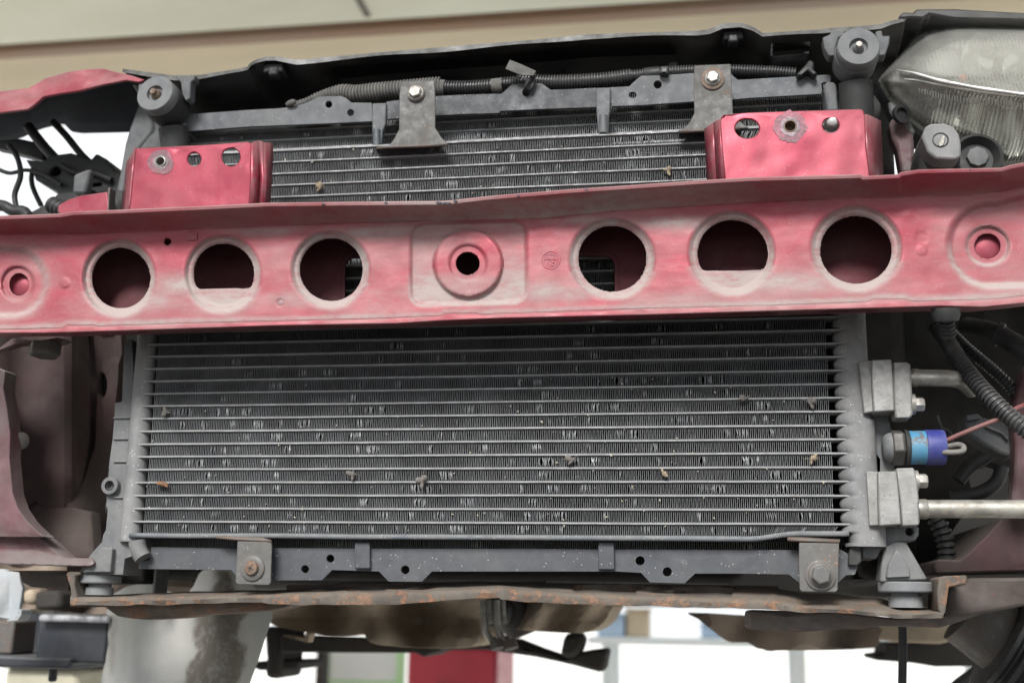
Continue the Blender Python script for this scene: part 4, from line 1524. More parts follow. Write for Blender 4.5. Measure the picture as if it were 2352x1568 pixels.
while x_ < q1('d1', 2200, 0)[0]:
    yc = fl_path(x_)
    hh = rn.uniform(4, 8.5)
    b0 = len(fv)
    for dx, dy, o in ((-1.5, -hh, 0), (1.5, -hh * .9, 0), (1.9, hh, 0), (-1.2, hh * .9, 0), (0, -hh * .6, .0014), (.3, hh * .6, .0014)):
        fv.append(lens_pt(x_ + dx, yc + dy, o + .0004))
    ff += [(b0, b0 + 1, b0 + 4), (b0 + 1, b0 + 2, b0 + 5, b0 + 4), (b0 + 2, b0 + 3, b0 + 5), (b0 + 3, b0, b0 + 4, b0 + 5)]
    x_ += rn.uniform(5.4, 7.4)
flu = obj('lens_flutes', fv, ff, GLINT, hd)  # white ridges carry the brightness of the fluted row in their colour
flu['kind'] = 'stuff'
plate('lens_seam', smooth_poly(q('d1', [(882, 545), (900, 600), (955, 690), (1060, 800), (1195, 905), (1300, 940), (1440, 975), (1550, 1005), (1640, 1070), (1740, 1142), (1875, 1140), (2100, 1140), (2100, 1090), (1875, 1090),
                                        (1755, 1095), (1660, 1030), (1560, 965), (1440, 938), (1300, 905), (1200, 872), (1075, 775), (960, 655), (910, 560)]), 2), 1.036, .012, HOUS, hd, bev=.002)
hb = plate('housing', smooth_poly(q('d1', [(930, 560), (1140, 260), (1400, 150), (2800, 210), (2900, 900), (1760, 1110), (1300, 930), (1050, 760)]), 2), 1.115, .06, PLASD, hd, bev=.005)
# lower mounting boss (D-shaped face with a slotted screw)
BO = q('d1', [(1178, 930), (1205, 862), (1240, 842), (1330, 838), (1395, 862), (1432, 910), (1446, 980), (1448, 1065), (1400, 1090), (1275, 1082), (1215, 1030), (1200, 985)])
boss = plate('mount_boss', BO, .955, .05, HOUS, hd, bev=.004)
c = at(*q1('d1', 1305, 955), .955)
bs = lathe('boss_recess', c + Vector((0, .0004, 0)), (0, -1, 0), [(0, .0066), (.0008, .0066), (.001, .0056), (-.002, .005), (-.002, .0002)], PLASD, boss, 24)
plate('screw_blade', q('d1', [(1290, 985), (1310, 940), (1332, 920), (1338, 945), (1325, 990), (1300, 1000)]), .9535, .002, BOLT, boss, bev=.0004)
plate('boss_body', q('d1', [(1150, 1180), (1155, 1060), (1172, 960), (1205, 900), (1400, 900), (1445, 1000), (1450, 1080), (1400, 1180)]), .975, .05, PLASD, hd, bev=.006)
c = at(*q1('d1', 1535, 1110), .99)
sck = lathe('bulb_socket', c, (0, -1, .05), [(0, .021), (.012, .021), (.014, .018), (.006, .014), (.006, .001)], PLASD, hd, 32)
lathe('socket_screw', c + Vector((.001, -.006, .002)), (0, -1, 0), [(0, .009), (.004, .0085), (.005, .004), (.005, .001)], PLAS, sck, 8)
plate('side_arm', q('d1', [(945, 690), (1000, 690), (1060, 740), (1120, 860), (1140, 900), (1110, 920), (1010, 840), (960, 760)]), 1.03, .02, HOUS, hd, bev=.003)
lathe('arm_hole', at(*q1('d1', 1028, 788), 1.02), (.5, -1, 0), [(0, .0085), (.004, .0085), (.004, .006), (.001, .006), (.001, .001)], PLASD, hd, 20)

# apron panel and upper cover behind the headlight
plate_ap = plate('headlight_cover_panel', q('d1', [(1015, 118), (1050, 78), (1120, 85), (1140, 58), (1400, 58), (1875, 84), (2400, 100), (2400, 150), (1875, 140), (1400, 130), (1230, 100), (1190, 128), (1110, 122), (1060, 128)]),
                 1.0, .09, BLACKP, None, bev=.002)
tag(plate_ap, 'scuffed black cover panel above the headlight', 'panel')
ap = plate('inner_apron', q('d1', [(975, 215), (990, 175), (1080, 140), (1250, 130), (1400, 150), (1200, 240), (1000, 420), (960, 400)]), 1.075, .02, MAROONL, None, bev=.003)
tag(ap, 'dull red inner apron corner behind the top of the headlight', 'body panel')
ap2 = plate('headlight_bracket', q('d1', [(955, 830), (1005, 790), (1060, 820), (1120, 900), (1130, 1000), (1120, 1180), (1040, 1180), (1010, 1010), (975, 930)]), 1.03, .02, MAROONL, None, bev=.003)
tag(ap2, 'dull red strip standing between right bracket and headlight boss', 'bracket')

# ================================================================== PRESSURE SWITCH, PIPES, HOSES (right)
ps = root('pressure_switch', at(*q1('e', 900, 1030), 1.0), 'blue pressure switch with two tone plastic body and faded wires', 'switch')
A0 = at(*q1('e', 700, 1025), 1.003)
A1 = at(*q1('e', 1200, 1022), 1.003)
ax = (A1 - A0)
Lx = ax.length
ax.normalize()
ue = .27459 * unit(1.0)
lathe('seat_boss', A0 + ax * 0, ax, [(0, .008), (.002, .0105), (.0045, .012), (.0068, .0125)], PLAS, ps, 28)
hexhead('hex_nut', A0 + ax * (70 * ue), ax, 158 * ue, 105 * ue, M('dirty_nut', (.09, .085, .08), .5, .3, rust=.15), ps)
lathe('nut_collar', A0 + ax * (172 * ue), ax, [(0, 150 * ue), (30 * ue, 145 * ue), (40 * ue, 130 * ue)], PLASD, ps, 28)
lathe('light_blue_body', A0 + ax * (208 * ue), ax, [(0, 134 * ue), (4 * ue, 138 * ue), (138 * ue, 138 * ue)], BLUE1, ps, 36)
lathe('dark_blue_cap', A0 + ax * (336 * ue), ax, [(0, 140 * ue), (4 * ue, 146 * ue), (130 * ue, 146 * ue), (150 * ue, 141 * ue), (150 * ue, 122 * ue), (120 * ue, 118 * ue), (118 * ue, 5 * ue)], BLUE2, ps, 36)
tube('wire', [at(*p, y) for p, y in zip(q('e', [(1170, 985), (1230, 965), (1330, 920), (1500, 850), (1700, 770), (1830, 690), (1960, 640)]), (1.0, .998, .995, .99, .985, .99, 1.0))], .0019, WIRE_R, ps, 12, label='faded red wire')
tube('wire', [at(*p, y) for p, y in zip(q('e', [(1165, 1020), (1250, 1012), (1330, 1000), (1375, 1015), (1370, 1050), (1300, 1062), (1200, 1062), (1170, 1066)]), (1.0, .998, .994, .990, .988, .988, .992, 1.0))], .0023, WIRE_G, ps, 12, label='grey wire bent back in a loop')

pp = root('refrigerant_pipe', at(*q1('d3', 1170, 440), 1.0), 'bright aluminium pipe running right from the lower block', 'pipe')
tube('pipe', [at(*p, 1.0) for p in q('d3', [(1150, 382), (1400, 381), (1875, 383), (2300, 388)])], 60 * K * unit(1.0), PIPE, pp, 28)
lathe('pipe_collar', at(*q1('d3', 1155, 382), 1.0), (1, 0, 0), [(0, 66 * K * unit(1)), (.006, 66 * K * unit(1)), (.007, 60 * K * unit(1))], PIPE, pp, 28)
pp2 = root('refrigerant_pipe', at(*q1('e', 1150, 510), 1.02), 'short elbowed aluminium pipe from the upper block into the shadow', 'pipe')
tube('pipe', [at(*p, y) for p, y in zip(q('e', [(930, 440), (1100, 442), (1280, 448), (1370, 475), (1440, 540)]), (1.0, 1.0, 1.003, 1.02, 1.06))], 70 * .27459 * unit(1.0), PIPE, pp2, 26)
lathe('pipe_collar', at(*q1('e', 948, 440), 1.0), (1, 0, 0), [(0, 76 * ue), (.004, 76 * ue), (.005, 70 * ue)], PIPE, pp2, 26)

h1 = root('corrugated_hose', at(*q1('e', 1882, 880), .985), 'thick black corrugated hose slanting down to the right edge', 'hose')
tube('hose', [at(*p, y) for p, y in zip(q('e', [(1150, 20), (1250, 150), (1360, 330), (1500, 500), (1640, 650), (1760, 760), (1882, 860), (2050, 980)]), (1.06, 1.04, 1.01, .995, .985, .98, .975, .97))], .0066, COND, h1, 20, corr=(.0038, .0008))
h2 = root('corrugated_hose', at(*q1('e', 1800, 560), 1.05), 'thin black corrugated hose behind the thick one', 'hose')
tube('hose', [at(*p, y) for p, y in zip(q('e', [(1250, 40), (1380, 170), (1520, 290), (1660, 410), (1790, 545), (1950, 760)]), (1.08, 1.07, 1.06, 1.05, 1.045, 1.04))], .0044, COND, h2, 18, corr=(.0034, .0008))
h3 = root('coolant_hose', at(*q1('e', 1882, 260), 1.0), 'smooth black hose with collar under the right end of the beam', 'hose')
tube('hose', [at(*p, y) for p, y in zip(q('e', [(1400, 10), (1620, 60), (1760, 130), (1882, 200), (2100, 330)]), (1.06, 1.03, 1.02, 1.01, 1.0))], .0085, PLASD, h3, 20)
lathe('collar', at(*q1('e', 1640, 68), 1.028), (.8, -.1, -.42), [(0, .0105), (.004, .0108), (.006, .009)], PLASD, h3, 28)
h4 = root('connector_block', at(*q1('e', 1650, 1000), 1.05), 'grey plastic cable connector behind the wires', 'connector')
plate('shell', q('e', [(1380, 760), (1500, 735), (1540, 770), (1700, 800), (1790, 880), (1800, 1110), (1690, 1075), (1540, 1000), (1400, 900)]), 1.05, .03, PLAS, h4, bev=.003)
plate('latch', q('e', [(1395, 755), (1500, 738), (1520, 780), (1410, 800)]), 1.043, .008, PLAS, h4, bev=.001)
plate('rib', q('e', [(1560, 830), (1700, 880), (1760, 950), (1740, 960), (1690, 905), (1555, 850)]), 1.045, .006, PLAS, h4, bev=.001)
bt = root('hanging_bolt', at(*q1('d2', 1340, 1060), .96), 'grey threaded bolt end hanging below the beam', 'bolt')
lathe('nut', at(*q1('d2', 1340, 905), .93), (0, .25, -1), [(0, .0105), (.005, .011), (.010, .0095), (.011, .006)], PLASD, bt, 10)
tube('stud', [at(*q1('d2', 1345, 960), .937), at(*q1('d2', 1355, 1090), .95)], .0055, PLASD, bt, 16, corr=(.004, .0007))
# dark wires deeper in
for i, (pts, lab) in enumerate((
        ([(1330, 1300), (1430, 1180), (1540, 1110), (1640, 1040), (1720, 900)], 'thick black cable crossing the pale gap behind the lower pipe'),
        ([(1250, 1440), (1400, 1430), (1560, 1380), (1660, 1300), (1700, 1180)], 'black cable low behind the lower pipe'),
        ([(1150, 760), (1190, 860), (1260, 900), (1280, 1000), (1340, 1100)], 'thin black cable hanging behind the elbowed pipe'))):
    tag(tube('engine_cable', [at(*p, 1.16) for p in q('e', pts)], .0065 if i < 2 else .002, PLASD, None, 12), lab, 'cable')
tag(tube('toothed_strap', [at(*p, 1.12) for p in q('d3', [(1270, 440), (1310, 520), (1340, 620), (1350, 740), (1340, 820)])], .007, PLASD, None, 14, corr=(.006, .0013)), 'black ribbed strap hanging below the lower pipe', 'strap')

# ================================================================== RIGHT RAIL and apron
rr_ = root('frame_rail', at(2300, 1290, 1.05), 'dark maroon frame rail end at the lower right', 'frame rail')
plate('rail_side', q('d3', [(1262, 770), (1270, 735), (1300, 722), (1440, 728), (1500, 680), (1620, 560), (1725, 448), (1875, 440), (2300, 440), (2300, 800), (1875, 806), (1270, 822)]), 1.07, .25, MAROON, rr_, bev=.004, step=30,
      yf=lambda x, y: .02 * sst(1240, 1200, y) * 0 + .004 * noise.noise(Vector((x * .01, y * .01, 2))), smooth=40)
plate('rail_plate', q('e', [(1882, 330), (1840, 480), (1800, 640), (1790, 760), (1810, 1000), (1800, 1250), (1780, 1480), (2100, 1480), (2100, 330)]), 1.03, .02, MAROONL, rr_, bev=.003, step=24,
      yf=lambda x, y: .006 * noise.noise(Vector((x * .012, y * .012, 4))), smooth=40)
plate('rail_lower', q('d3', [(1300, 1190), (1400, 1160), (1620, 1086), (1875, 1042), (2300, 1000), (2300, 840), (1875, 848), (1490, 850), (1470, 905), (1360, 915), (1335, 1110), (1000, 1125), (640, 1085), (0, 1066), (0, 1200), (300, 1222), (900, 1180)]),
      1.045, .12, RUSTD, rr_, bev=.006, step=26, yf=lambda x, y: .010 * noise.noise(Vector((x * .008, y * .014, 6))) + .02 * sst(1400, 1450, y), smooth=50)

# ================================================================== RUSTY CROSSMEMBER
cm = root('crossmember', at(1176, 1410, 1.02), 'rusty pressed steel crossmember running under the radiator', 'crossmember')
cb = ip(q('a3', [(480, 975), (700, 972), (840, 968), (1200, 953), (1500, 944)]) + q('b3', [(200, 938), (480, 928), (1000, 905), (1400, 884), (1600, 880)]) + q('c3', [(0, 888), (470, 894), (1000, 898), (1200, 902), (1875, 922)]) +
        q('d3', [(170, 930), (340, 950), (640, 972), (900, 1000), (1040, 1042), (1300, 1060), (1345, 1066)]))
ct_ = ip(q('a3', [(480, 985), (700, 988), (1200, 982), (1560, 975)]) + q('b3', [(0, 970), (300, 965), (600, 955), (1000, 950), (1300, 940), (1600, 930)]) + q('c3', [(0, 925), (300, 950), (700, 970), (1300, 990), (1875, 1005)]) +
         q('d3', [(200, 1015), (340, 1040), (640, 1055), (1000, 1085), (1345, 1082)]))
cf = ip(q('a3', [(480, 1030), (860, 1032), (1300, 1022), (1560, 1012), (1700, 1010), (1800, 1014)]) + q('b3', [(60, 1008), (140, 1020), (350, 1030), (1000, 1024), (1200, 1010), (1500, 985), (1700, 980)]) +
        q('c3', [(0, 992), (400, 1020), (1000, 1035), (1875, 1060)]) + q('d3', [(320, 1076), (640, 1082), (1000, 1120), (1310, 1116), (1345, 1112)]))
cx_ = list(np.arange(162, 2172, 5.0))
SLOT = [(q1('b3', 770, 915), 120 * K * 1.6, 26 * K), (q1('c3', 740, 920), 262 * K, 27 * K), (q1('c3', 1400, 942), 214 * K, 24 * K)]


def cmn(x, k, a=.0012):
    return Vector((0, a * noise.noise(Vector((x * .02, k, 3))), a * noise.noise(Vector((x * .017, k, 8)))))


Rr = []
Rr.append([at(x, cb(x), 1.062) + Vector((0, .001, -.010)) for x in cx_])
Rr.append([at(x, cb(x), 1.060) + cmn(x, 0) for x in cx_])
for t in (.33, .66):
    Rr.append([at(x, cb(x) + (ct_(x) - cb(x)) * t, 1.060 - .055 * t) + cmn(x, t) for x in cx_])
Rr.append([at(x, ct_(x), 1.003) + cmn(x, 1) for x in cx_])
Rr.append([at(x, ct_(x) + 3, 1.000) + cmn(x, 1) for x in cx_])
Rr.append([at(x, (ct_(x) + cf(x)) / 2, .9985) + cmn(x, 2) for x in cx_])
Rr.append([at(x, cf(x), .999) + cmn(x, 3) for x in cx_])
Rr.append([at(x, cf(x), .999) + cmn(x, 3) + Vector((0, .0035, .0015)) for x in cx_])
Rr.append([at(x, cf(x), .999) + cmn(x, 3) + Vector((0, .03, .004)) for x in cx_])


def cm_skip(i, j):
    if i not in (1, 2, 3):
        return False
    x, y = cam_px((Rr[i][j] + Rr[i + 1][j + 1]) / 2)
    return any(((x - c[0]) / a) ** 2 + ((y - c[1]) / (b * 1.1)) ** 2 < 1 for c, a, b in SLOT)


grid('channel', Rr, RUST, cm, smooth=50, skip=cm_skip, solid=.0018)
# lower web, hangs behind the lip
lw = q('a3', [(680, 1025), (740, 1070), (800, 1112), (900, 1128), (1000, 1136), (1200, 1126), (1400, 1102), (1840, 1072)]) + q('b3', [(230, 1055), (300, 1020), (200, 990), (-400, 1000), (-700, 1012)])
plate('lower_web', lw, 1.02, .03, RUSTW, cm, bev=.003, step=16, yf=lambda x, y: .01 * sst(1390, 1425, y) + .003 * noise.noise(Vector((x * .02, y * .03, 2))), smooth=50)
plate('slot_floor', q('b3', [(250, 900), (2000, 870), (2000, 960), (250, 985)]) , 1.075, .02, RUSTD, cm, bev=0)
plate('slot_floor', q('c3', [(120, 880), (1900, 905), (1900, 990), (120, 960)]), 1.075, .02, RUSTD, cm, bev=0)
# upturned ends
plate('end_flange', q('a3', [(448, 818), (470, 806), (546, 808), (546, 832), (510, 838), (505, 900), (530, 985), (486, 1030), (478, 920), (455, 850)]), 1.0, .045, RUST, cm, bev=.002, step=12,
      yf=lambda x, y: .002 * noise.noise(Vector((x * .05, y * .05, 2))), smooth=40)
plate('end_flange', q('d3', [(1296, 850), (1330, 838), (1480, 832), (1492, 850), (1478, 895), (1420, 905), (1364, 912), (1352, 1000), (1340, 1085), (1318, 1116), (1290, 1060), (1284, 940)]), 1.0, .045, RUST, cm, bev=.002, step=12,
      yf=lambda x, y: .002 * noise.noise(Vector((x * .05, y * .05, 2))), smooth=40)

# ================================================================== LEFT RAIL, CORNER PANEL, HEADLIGHT OPENING
lr = root('frame_rail', at(100, 1300, 1.02), 'dull red frame rail end and cavity at the left below the beam', 'frame rail')
plate('rail_face', [(-80, 842), (0, 846), (12, 852), (7, 890), (16, 940), (23, 995), (21, 1050), (28, 1130), (40, 1165), (60, 1195), (88, 1222), (100, 1232), (-80, 1232)], 1.0, .02, MAROONL, lr, bev=.002, step=24,
      yf=lambda x, y: .008 * sst(0, -80, x) + .012 * math.sin((y - 850) * .012), smooth=45)
plate('rail_sill', q('a3', [(-240, 556), (250, 566), (300, 600), (405, 700), (440, 712), (630, 716), (640, 752), (610, 772), (-240, 745)]), .998, .03, MAROONL, lr, bev=.003, step=24,
      yf=lambda x, y: .006 * math.sin((y - 1228) * .06), smooth=45)
plate('cavity_wall', [(-60, 748), (226, 748), (225, 900), (222, 1010), (214, 1100), (196, 1150), (170, 1182), (120, 1176), (78, 1150), (30, 1200), (-60, 1200)], 1.075, .01, MAROON, lr, bev=.002, step=18,
      yf=lambda x, y: .055 * sst(150, 226, x) - .03 * sst(60, -20, x) + .006 * sst(70, 80, x) + .02 * sst(1080, 1180, y), smooth=50)
plate('cavity_floor', q('a3', [(150, 330), (240, 320), (400, 360), (500, 372), (620, 400), (640, 720), (420, 720), (330, 620), (200, 480)]), 1.10, .02, MAROON, lr, bev=.002, step=18,
      yf=lambda x, y: -.03 * sst(1160, 1280, y), smooth=50)
plate('inner_plate', q('g', [(780, 40), (1010, 40), (1020, 240), (990, 330), (985, 480), (970, 600), (930, 1000), (900, 1440), (860, 1700), (800, 2060), (560, 2100), (560, 1500), (700, 1300), (800, 1000), (815, 500)]), 1.12, .012, MAROON, lr,
      holes=[ell(*q1('g', 850, 500), 13, 30)], bev=.002, step=24, yf=lambda x, y: .02 * math.sin(x * .03), smooth=50)
tube('threaded_stud', [at(*q1('g', 80, 975), 1.04), at(*q1('g', 185, 965), 1.03)], .0075, STEELB, lr, 16, corr=(.0032, .0006))
plate('fixing_strap', q('g', [(-60, 230), (100, 110), (300, 130), (480, 100), (560, 120), (500, 145), (400, 160), (260, 150), (130, 160)]), 1.0, .012, MAROONL, lr, bev=.001)
hexhead('strap_nut', at(*q1('g', 385, 160), 1.0), (0, -.1, -1), .015, .012, STEELB, lr)
plate('rail_underside', q('a3', [(20, 800), (600, 800), (560, 860), (470, 905), (470, 940), (210, 912), (150, 880), (130, 812)]), 1.03, .05, RUSTD, lr, bev=.003, step=20, yf=lambda x, y: .003 * noise.noise(Vector((x * .03, y * .03, 1))), smooth=50)

cp = root('fender_corner', at(150, 200, 1.05), 'pink red corner panel strip over the bright headlight opening at the left', 'body panel')
CPO = q('a1', [(-200, 630), (0, 622), (190, 600), (240, 575), (310, 532), (450, 492), (580, 472), (700, 466), (790, 490), (900, 515), (985, 545), (950, 560), (860, 546), (700, 578), (540, 620), (400, 640), (296, 660), (240, 710), (190, 746), (0, 768), (-200, 780)])
plate('panel_strip', CPO, 1.0, .004, RED, cp, bev=.0015, step=14, yf=lambda x, y: .004 * noise.noise(Vector((x * .03, y * .04, 5))), smooth=45)
# underside going back, with two slots
et = ip(q('a1', [(-200, 775), (0, 766), (190, 745), (240, 708), (296, 660), (400, 638), (540, 618), (700, 576), (860, 546), (985, 552)]))
ebb = ip(q('a1', [(-200, 960), (0, 985), (160, 930), (230, 895), (300, 870), (385, 850), (440, 840), (490, 895), (560, 905), (870, 898), (985, 880)]))
ux = list(np.arange(-60, 334, 6))
Ur = [[at(x, et(x) - 3, 1.002) for x in ux], [at(x, et(x) + 4, 1.012) for x in ux]]
for t in (.25, .5, .75, 1.0):
    Ur.append([at(x, et(x) + (ebb(x) - et(x)) * t, 1.012 + .20 * t) for x in ux])
UHOL = [(q1('a1', 550, 622), 34, 8), (q1('a1', 262, 755), 26, 6)]
Urd = Ur


grid('underside', Ur, CAVE, cp, smooth=50, solid=.002)
fl = root('fender_stay', at(300, 470, 1.03), 'dark upright stay plate between left mount and left bracket', 'stay')
plate('stay_plate', q('a1', [(950, 690), (1000, 720), (1042, 830), (1042, 900), (955, 1010), (908, 1075), (870, 1200), (850, 1300), (845, 1440), (800, 1440), (790, 1290), (815, 1180), (850, 980), (885, 860)]), 1.035, .03, PLAS, fl, bev=.003)
fl2 = root('fender_tab', at(210, 480, .96), 'chipped red corner plate beside the left bracket', 'plate')
plate('plate', q('a1', [(395, 1395), (470, 1355), (550, 1330), (735, 1304), (745, 1440), (740, 1480), (420, 1490), (390, 1440)]), .97, .006, REDB, fl2, bev=.0015)
plate('edge_strip', q('a1', [(738, 1278), (752, 1275), (745, 1330), (742, 1470), (730, 1470)]), .965, .012, STEELB, fl2, bev=.0008)
plate('dark_filler', q('a1', [(755, 1320), (800, 1292), (842, 1300), (838, 1470), (745, 1470)]), .985, .03, PLASD, fl2, bev=.002)
# bits inside the opening
ob = root('headlight_bracket', at(150, 450, 1.1), 'dark headlight bracket frame against the bright opening at the left', 'bracket')
plate('bracket_body', q('a1', [(170, 1085), (290, 1100), (335, 1060), (480, 1040), (560, 1065), (620, 1085), (655, 1045), (720, 1080), (790, 1165), (840, 1170), (840, 1320), (640, 1330), (400, 1320), (380, 1300), (240, 1225), (215, 1160)]),
      1.09, .05, PLASD, ob, holes=[smooth_poly(q('a1', [(335, 1170), (380, 1135), (415, 1155), (400, 1190), (350, 1198)]), 3), q('a1', [(600, 1250), (690, 1243), (690, 1265), (600, 1275)])], bev=.004)
tube('stay_rod', [at(*p, 1.1) for p in q('a1', [(190, 860), (300, 1000), (420, 1130), (500, 1225)])], .0055, PLASD, ob, 14)
tube('stay_rod', [at(*p, 1.1) for p in q('a1', [(360, 830), (450, 925), (560, 1060), (640, 1130)])], .0038, PLASD, ob, 14)
plate('vertical_strap', q('a1', [(500, 1190), (612, 1145), (600, 1240), (580, 1320), (488, 1315)]), 1.06, .012, PLAS, ob, bev=.003)
plate('lower_arm', q('a1', [(180, 1460), (330, 1380), (400, 1310), (560, 1300), (640, 1290), (640, 1350), (430, 1380), (380, 1440), (480, 1470), (470, 1490), (180, 1490)]), 1.08, .03, PLASD, ob, bev=.004)
plate('upper_arm', q('a1', [(-60, 960), (130, 940), (270, 970), (310, 1040), (290, 1090), (150, 1050), (0, 1010), (-60, 1000)]), 1.12, .02, PLASD, ob, bev=.004)
tag(tube('black_cable', [at(*p, 1.07) for p in q('a1', [(-40, 1400), (30, 1405), (90, 1440), (160, 1440), (190, 1480)])], .006, PLASD, None, 10), 'black cable lying low in the bright left opening', 'cable')
for zpts, rr_2, lb in (([(-60, 1130), (60, 1180), (180, 1160), (300, 1190), (420, 1260)], .0022, 'thin dark wire slung across the middle of the bright left opening'),
                       ([(60, 990), (120, 1080), (140, 1200), (100, 1330), (120, 1440)], .003, 'dark cable dropping near the left edge of the bright opening'),
                       ([(420, 1130), (520, 1180), (640, 1180), (760, 1230)], .0035, 'dark cable lying on the headlight bracket frame')):
    tag(tube('loose_cable', [at(*p, 1.085) for p in q('a1', zpts)], rr_2, PLASD, None, 8), lb, 'cable')
tag(tube('wire_loop', [at(*p, 1.13) for p in q('a1', [(235, 1130), (215, 1200), (222, 1270), (250, 1340), (280, 1400)])], .0028, PLASD, None, 10), 'thin dark wire loop crossing the bright left opening', 'wire')
tag(tube('ribbed_stub', [at(*q1('a1', 350, 1395), .99), at(*q1('a1', 470, 1450), .985)], .0075, PLASD, None, 14, corr=(.006, .0009)), 'short dark ribbed stub beside the chipped red corner plate', 'stub')

# ================================================================== ENGINE BAY behind
eb = root('engine_block', (-.1, 1.45, CZ - .1), 'dark grimy engine and fan shroud behind the radiator', 'engine')
box('fan_shroud', (RX0 - .02, RY + .05, at(1100, 1270, 1.08).z), (RX1 + .02, RY + .07, at(1100, 262, 1.08).z), PLASD, eb, bev=.004)
v = []
box('block_casting', (at(300, 800, 1.35).x, 1.30, at(1000, 1330, 1.3).z), (at(1700, 800, 1.35).x, 1.85, at(1000, 330, 1.35).z), ENG, eb, bev=.02)
box('side_casting', (at(1950, 800, 1.2).x, 1.2, at(1950, 1330, 1.2).z), (at(2085, 800, 1.2).x, 1.5, at(2000, 640, 1.2).z), ENG, eb, bev=.015)
plate('inner_wing', [(1960, 560), (2330, 520), (2420, 640), (2420, 1160), (2330, 1080), (2270, 1060), (2235, 1150), (2180, 1230), (2150, 1330), (1960, 1330)], 1.24, .03, ENG, eb, bev=.006,
      holes=[smooth_poly(q('e', [(1425, 1290), (1460, 1220), (1540, 1160), (1580, 1200), (1560, 1290), (1500, 1350), (1450, 1372)]), 3)], step=40, yf=lambda x, y: .02 * noise.noise(Vector((x * .01, y * .01, 1))), smooth=50)
plate('support_wall', [(1960, 250), (2000, 225), (2010, 330), (2030, 420), (1960, 520)], 1.09, .02, PLASD, eb, bev=.003)
plate('rear_shadow_panel', [(180, 700), (330, 700), (330, 1340), (200, 1340), (205, 1000)], 1.16, .03, ENG, eb, bev=.004)
plate('support_backing', q('d1', [(900, 220), (1000, 180), (1200, 160), (1200, 260), (1000, 420), (900, 560), (860, 600), (840, 400)]), 1.10, .02, PLASD, eb, bev=.002)

# underbody: keeps the yard light off the parts below
ub = box('underbody', (-1.05, 1.9, CZ + .03), (.62, 5.2, CZ + .16), UNDER, None, bev=.03)
tag(ub, 'dark car underbody behind the engine', 'car body')
bod = root('car_body', (-.2, 2.4, CZ + .1), 'dark bulkhead of the lifted car behind the engine', 'car body')
box('bulkhead', (-.85, 2.0, CZ + .1), (.50, 2.06, CZ + .45), UNDER, bod, bev=.02)

# ================================================================== UNDER THE CAR
sh = root('splash_shield', at(430, 1580, 1.15), 'pale peeling curved splash shield hanging under the left of the crossmember', 'splash shield')
SHO = smooth_poly(q('a3', [(738, 980), (1000, 880), (1080, 905), (1190, 958), (1290, 945), (1340, 860), (1380, 800), (1500, 790), (1650, 830), (1840, 1060), (1835, 1150), (1800, 1260), (1750, 1420), (1690, 1580), (1640, 1760), (742, 1760), (740, 1300)]), 2)
shs = plate('shield_sheet', SHO, 1.20, .004, SHIELD, sh, bev=0, step=7,
      yf=lambda x, y: .07 * ((x - 470) / 170) ** 2 - .012 * math.sin((x - 250) * .028) - .0004 * (y - 1300) * .3, smooth=60)
STN = q('a3', [(1480, 780), (1560, 800), (1600, 900), (1700, 1095), (1640, 1150), (1620, 1250), (1690, 1330), (1670, 1450), (1600, 1600), (1560, 1760), (1240, 1760), (1250, 1600), (1275, 1450), (1350, 1350),
               (1310, 1230), (1340, 1060), (1420, 960), (1470, 880)])
STN2 = q('a3', [(755, 1090), (800, 1120), (790, 1300), (770, 1500), (750, 1500)])
av = shs.data.attributes.new('dust', 'FLOAT', 'POINT')
vv = []
for v_ in shs.data.vertices:
    x, y = cam_px(v_.co + OFF[shs])
    dd = segd((x, y), STN) * (1 if inside((x, y), STN) else -1)
    e2 = segd((x, y), STN2) * (1 if inside((x, y), STN2) else -1)
    vv.append(max(sst(-5, 7, dd + 8 * noise.noise(Vector((x * .05, y * .05, 2)))) * 1.1, .5 * sst(-6, 4, e2)))
av.data.foreach_set('value', vv)
box('shield_bracket', at(346, 1390, 1.17), at(352, 1300, 1.17) + Vector((.004, .03, 0)), PLASD, sh, bev=.002)

gb = root('gearbox', at(1000, 1480, 1.55), 'dusty tan gearbox casting blurred below the crossmember', 'gearbox')


def blob(name, outline, Y, depth, mat, parent, fn=None, step=16):
    return plate(name, outline, Y, depth, mat, parent, bev=.01, step=step, yf=fn or (lambda x, y: 0), smooth=60)


G1 = smooth_poly(q('b3', [(120, 1010), (400, 980), (900, 960), (1500, 960), (1560, 1040), (1560, 1180), (1540, 1300), (1400, 1330), (1000, 1320), (820, 1290), (770, 1230), (700, 1245), (500, 1240), (380, 1220), (230, 1190), (130, 1150)]), 3)
blob('casing', G1, 1.5, .2, CASE, gb, lambda x, y: -.05 * math.exp(-((x - 850) / 60) ** 2) + .06 * math.exp(-(((x - 985) / 52) ** 2 + ((y - 1445) / 40) ** 2)) + .03 * math.sin(x * .035) + .03 * math.sin(y * .05))
G2 = smooth_poly(q('c3', [(0, 985), (300, 1000), (640, 1010), (770, 1025), (745, 1090), (700, 1160), (600, 1220), (440, 1225), (150, 1205), (40, 1180), (0, 1150)]), 3)
blob('end_housing', G2, 1.48, .18, CASE, gb, lambda x, y: .05 * math.exp(-(((x - 1330) / 40) ** 2 + ((y - 1420) / 40) ** 2)) + .02 * math.sin(x * .06 + y * .04))
blob('lower_tab', q('b3', [(215, 1240), (395, 1290), (410, 1230), (385, 1210), (370, 1262), (230, 1240)]), 1.47, .02, CASE, gb)
ex = root('exhaust_joint', at(1130, 1470, 1.42), 'grey exhaust joint with springs and studs below the crossmember', 'exhaust')
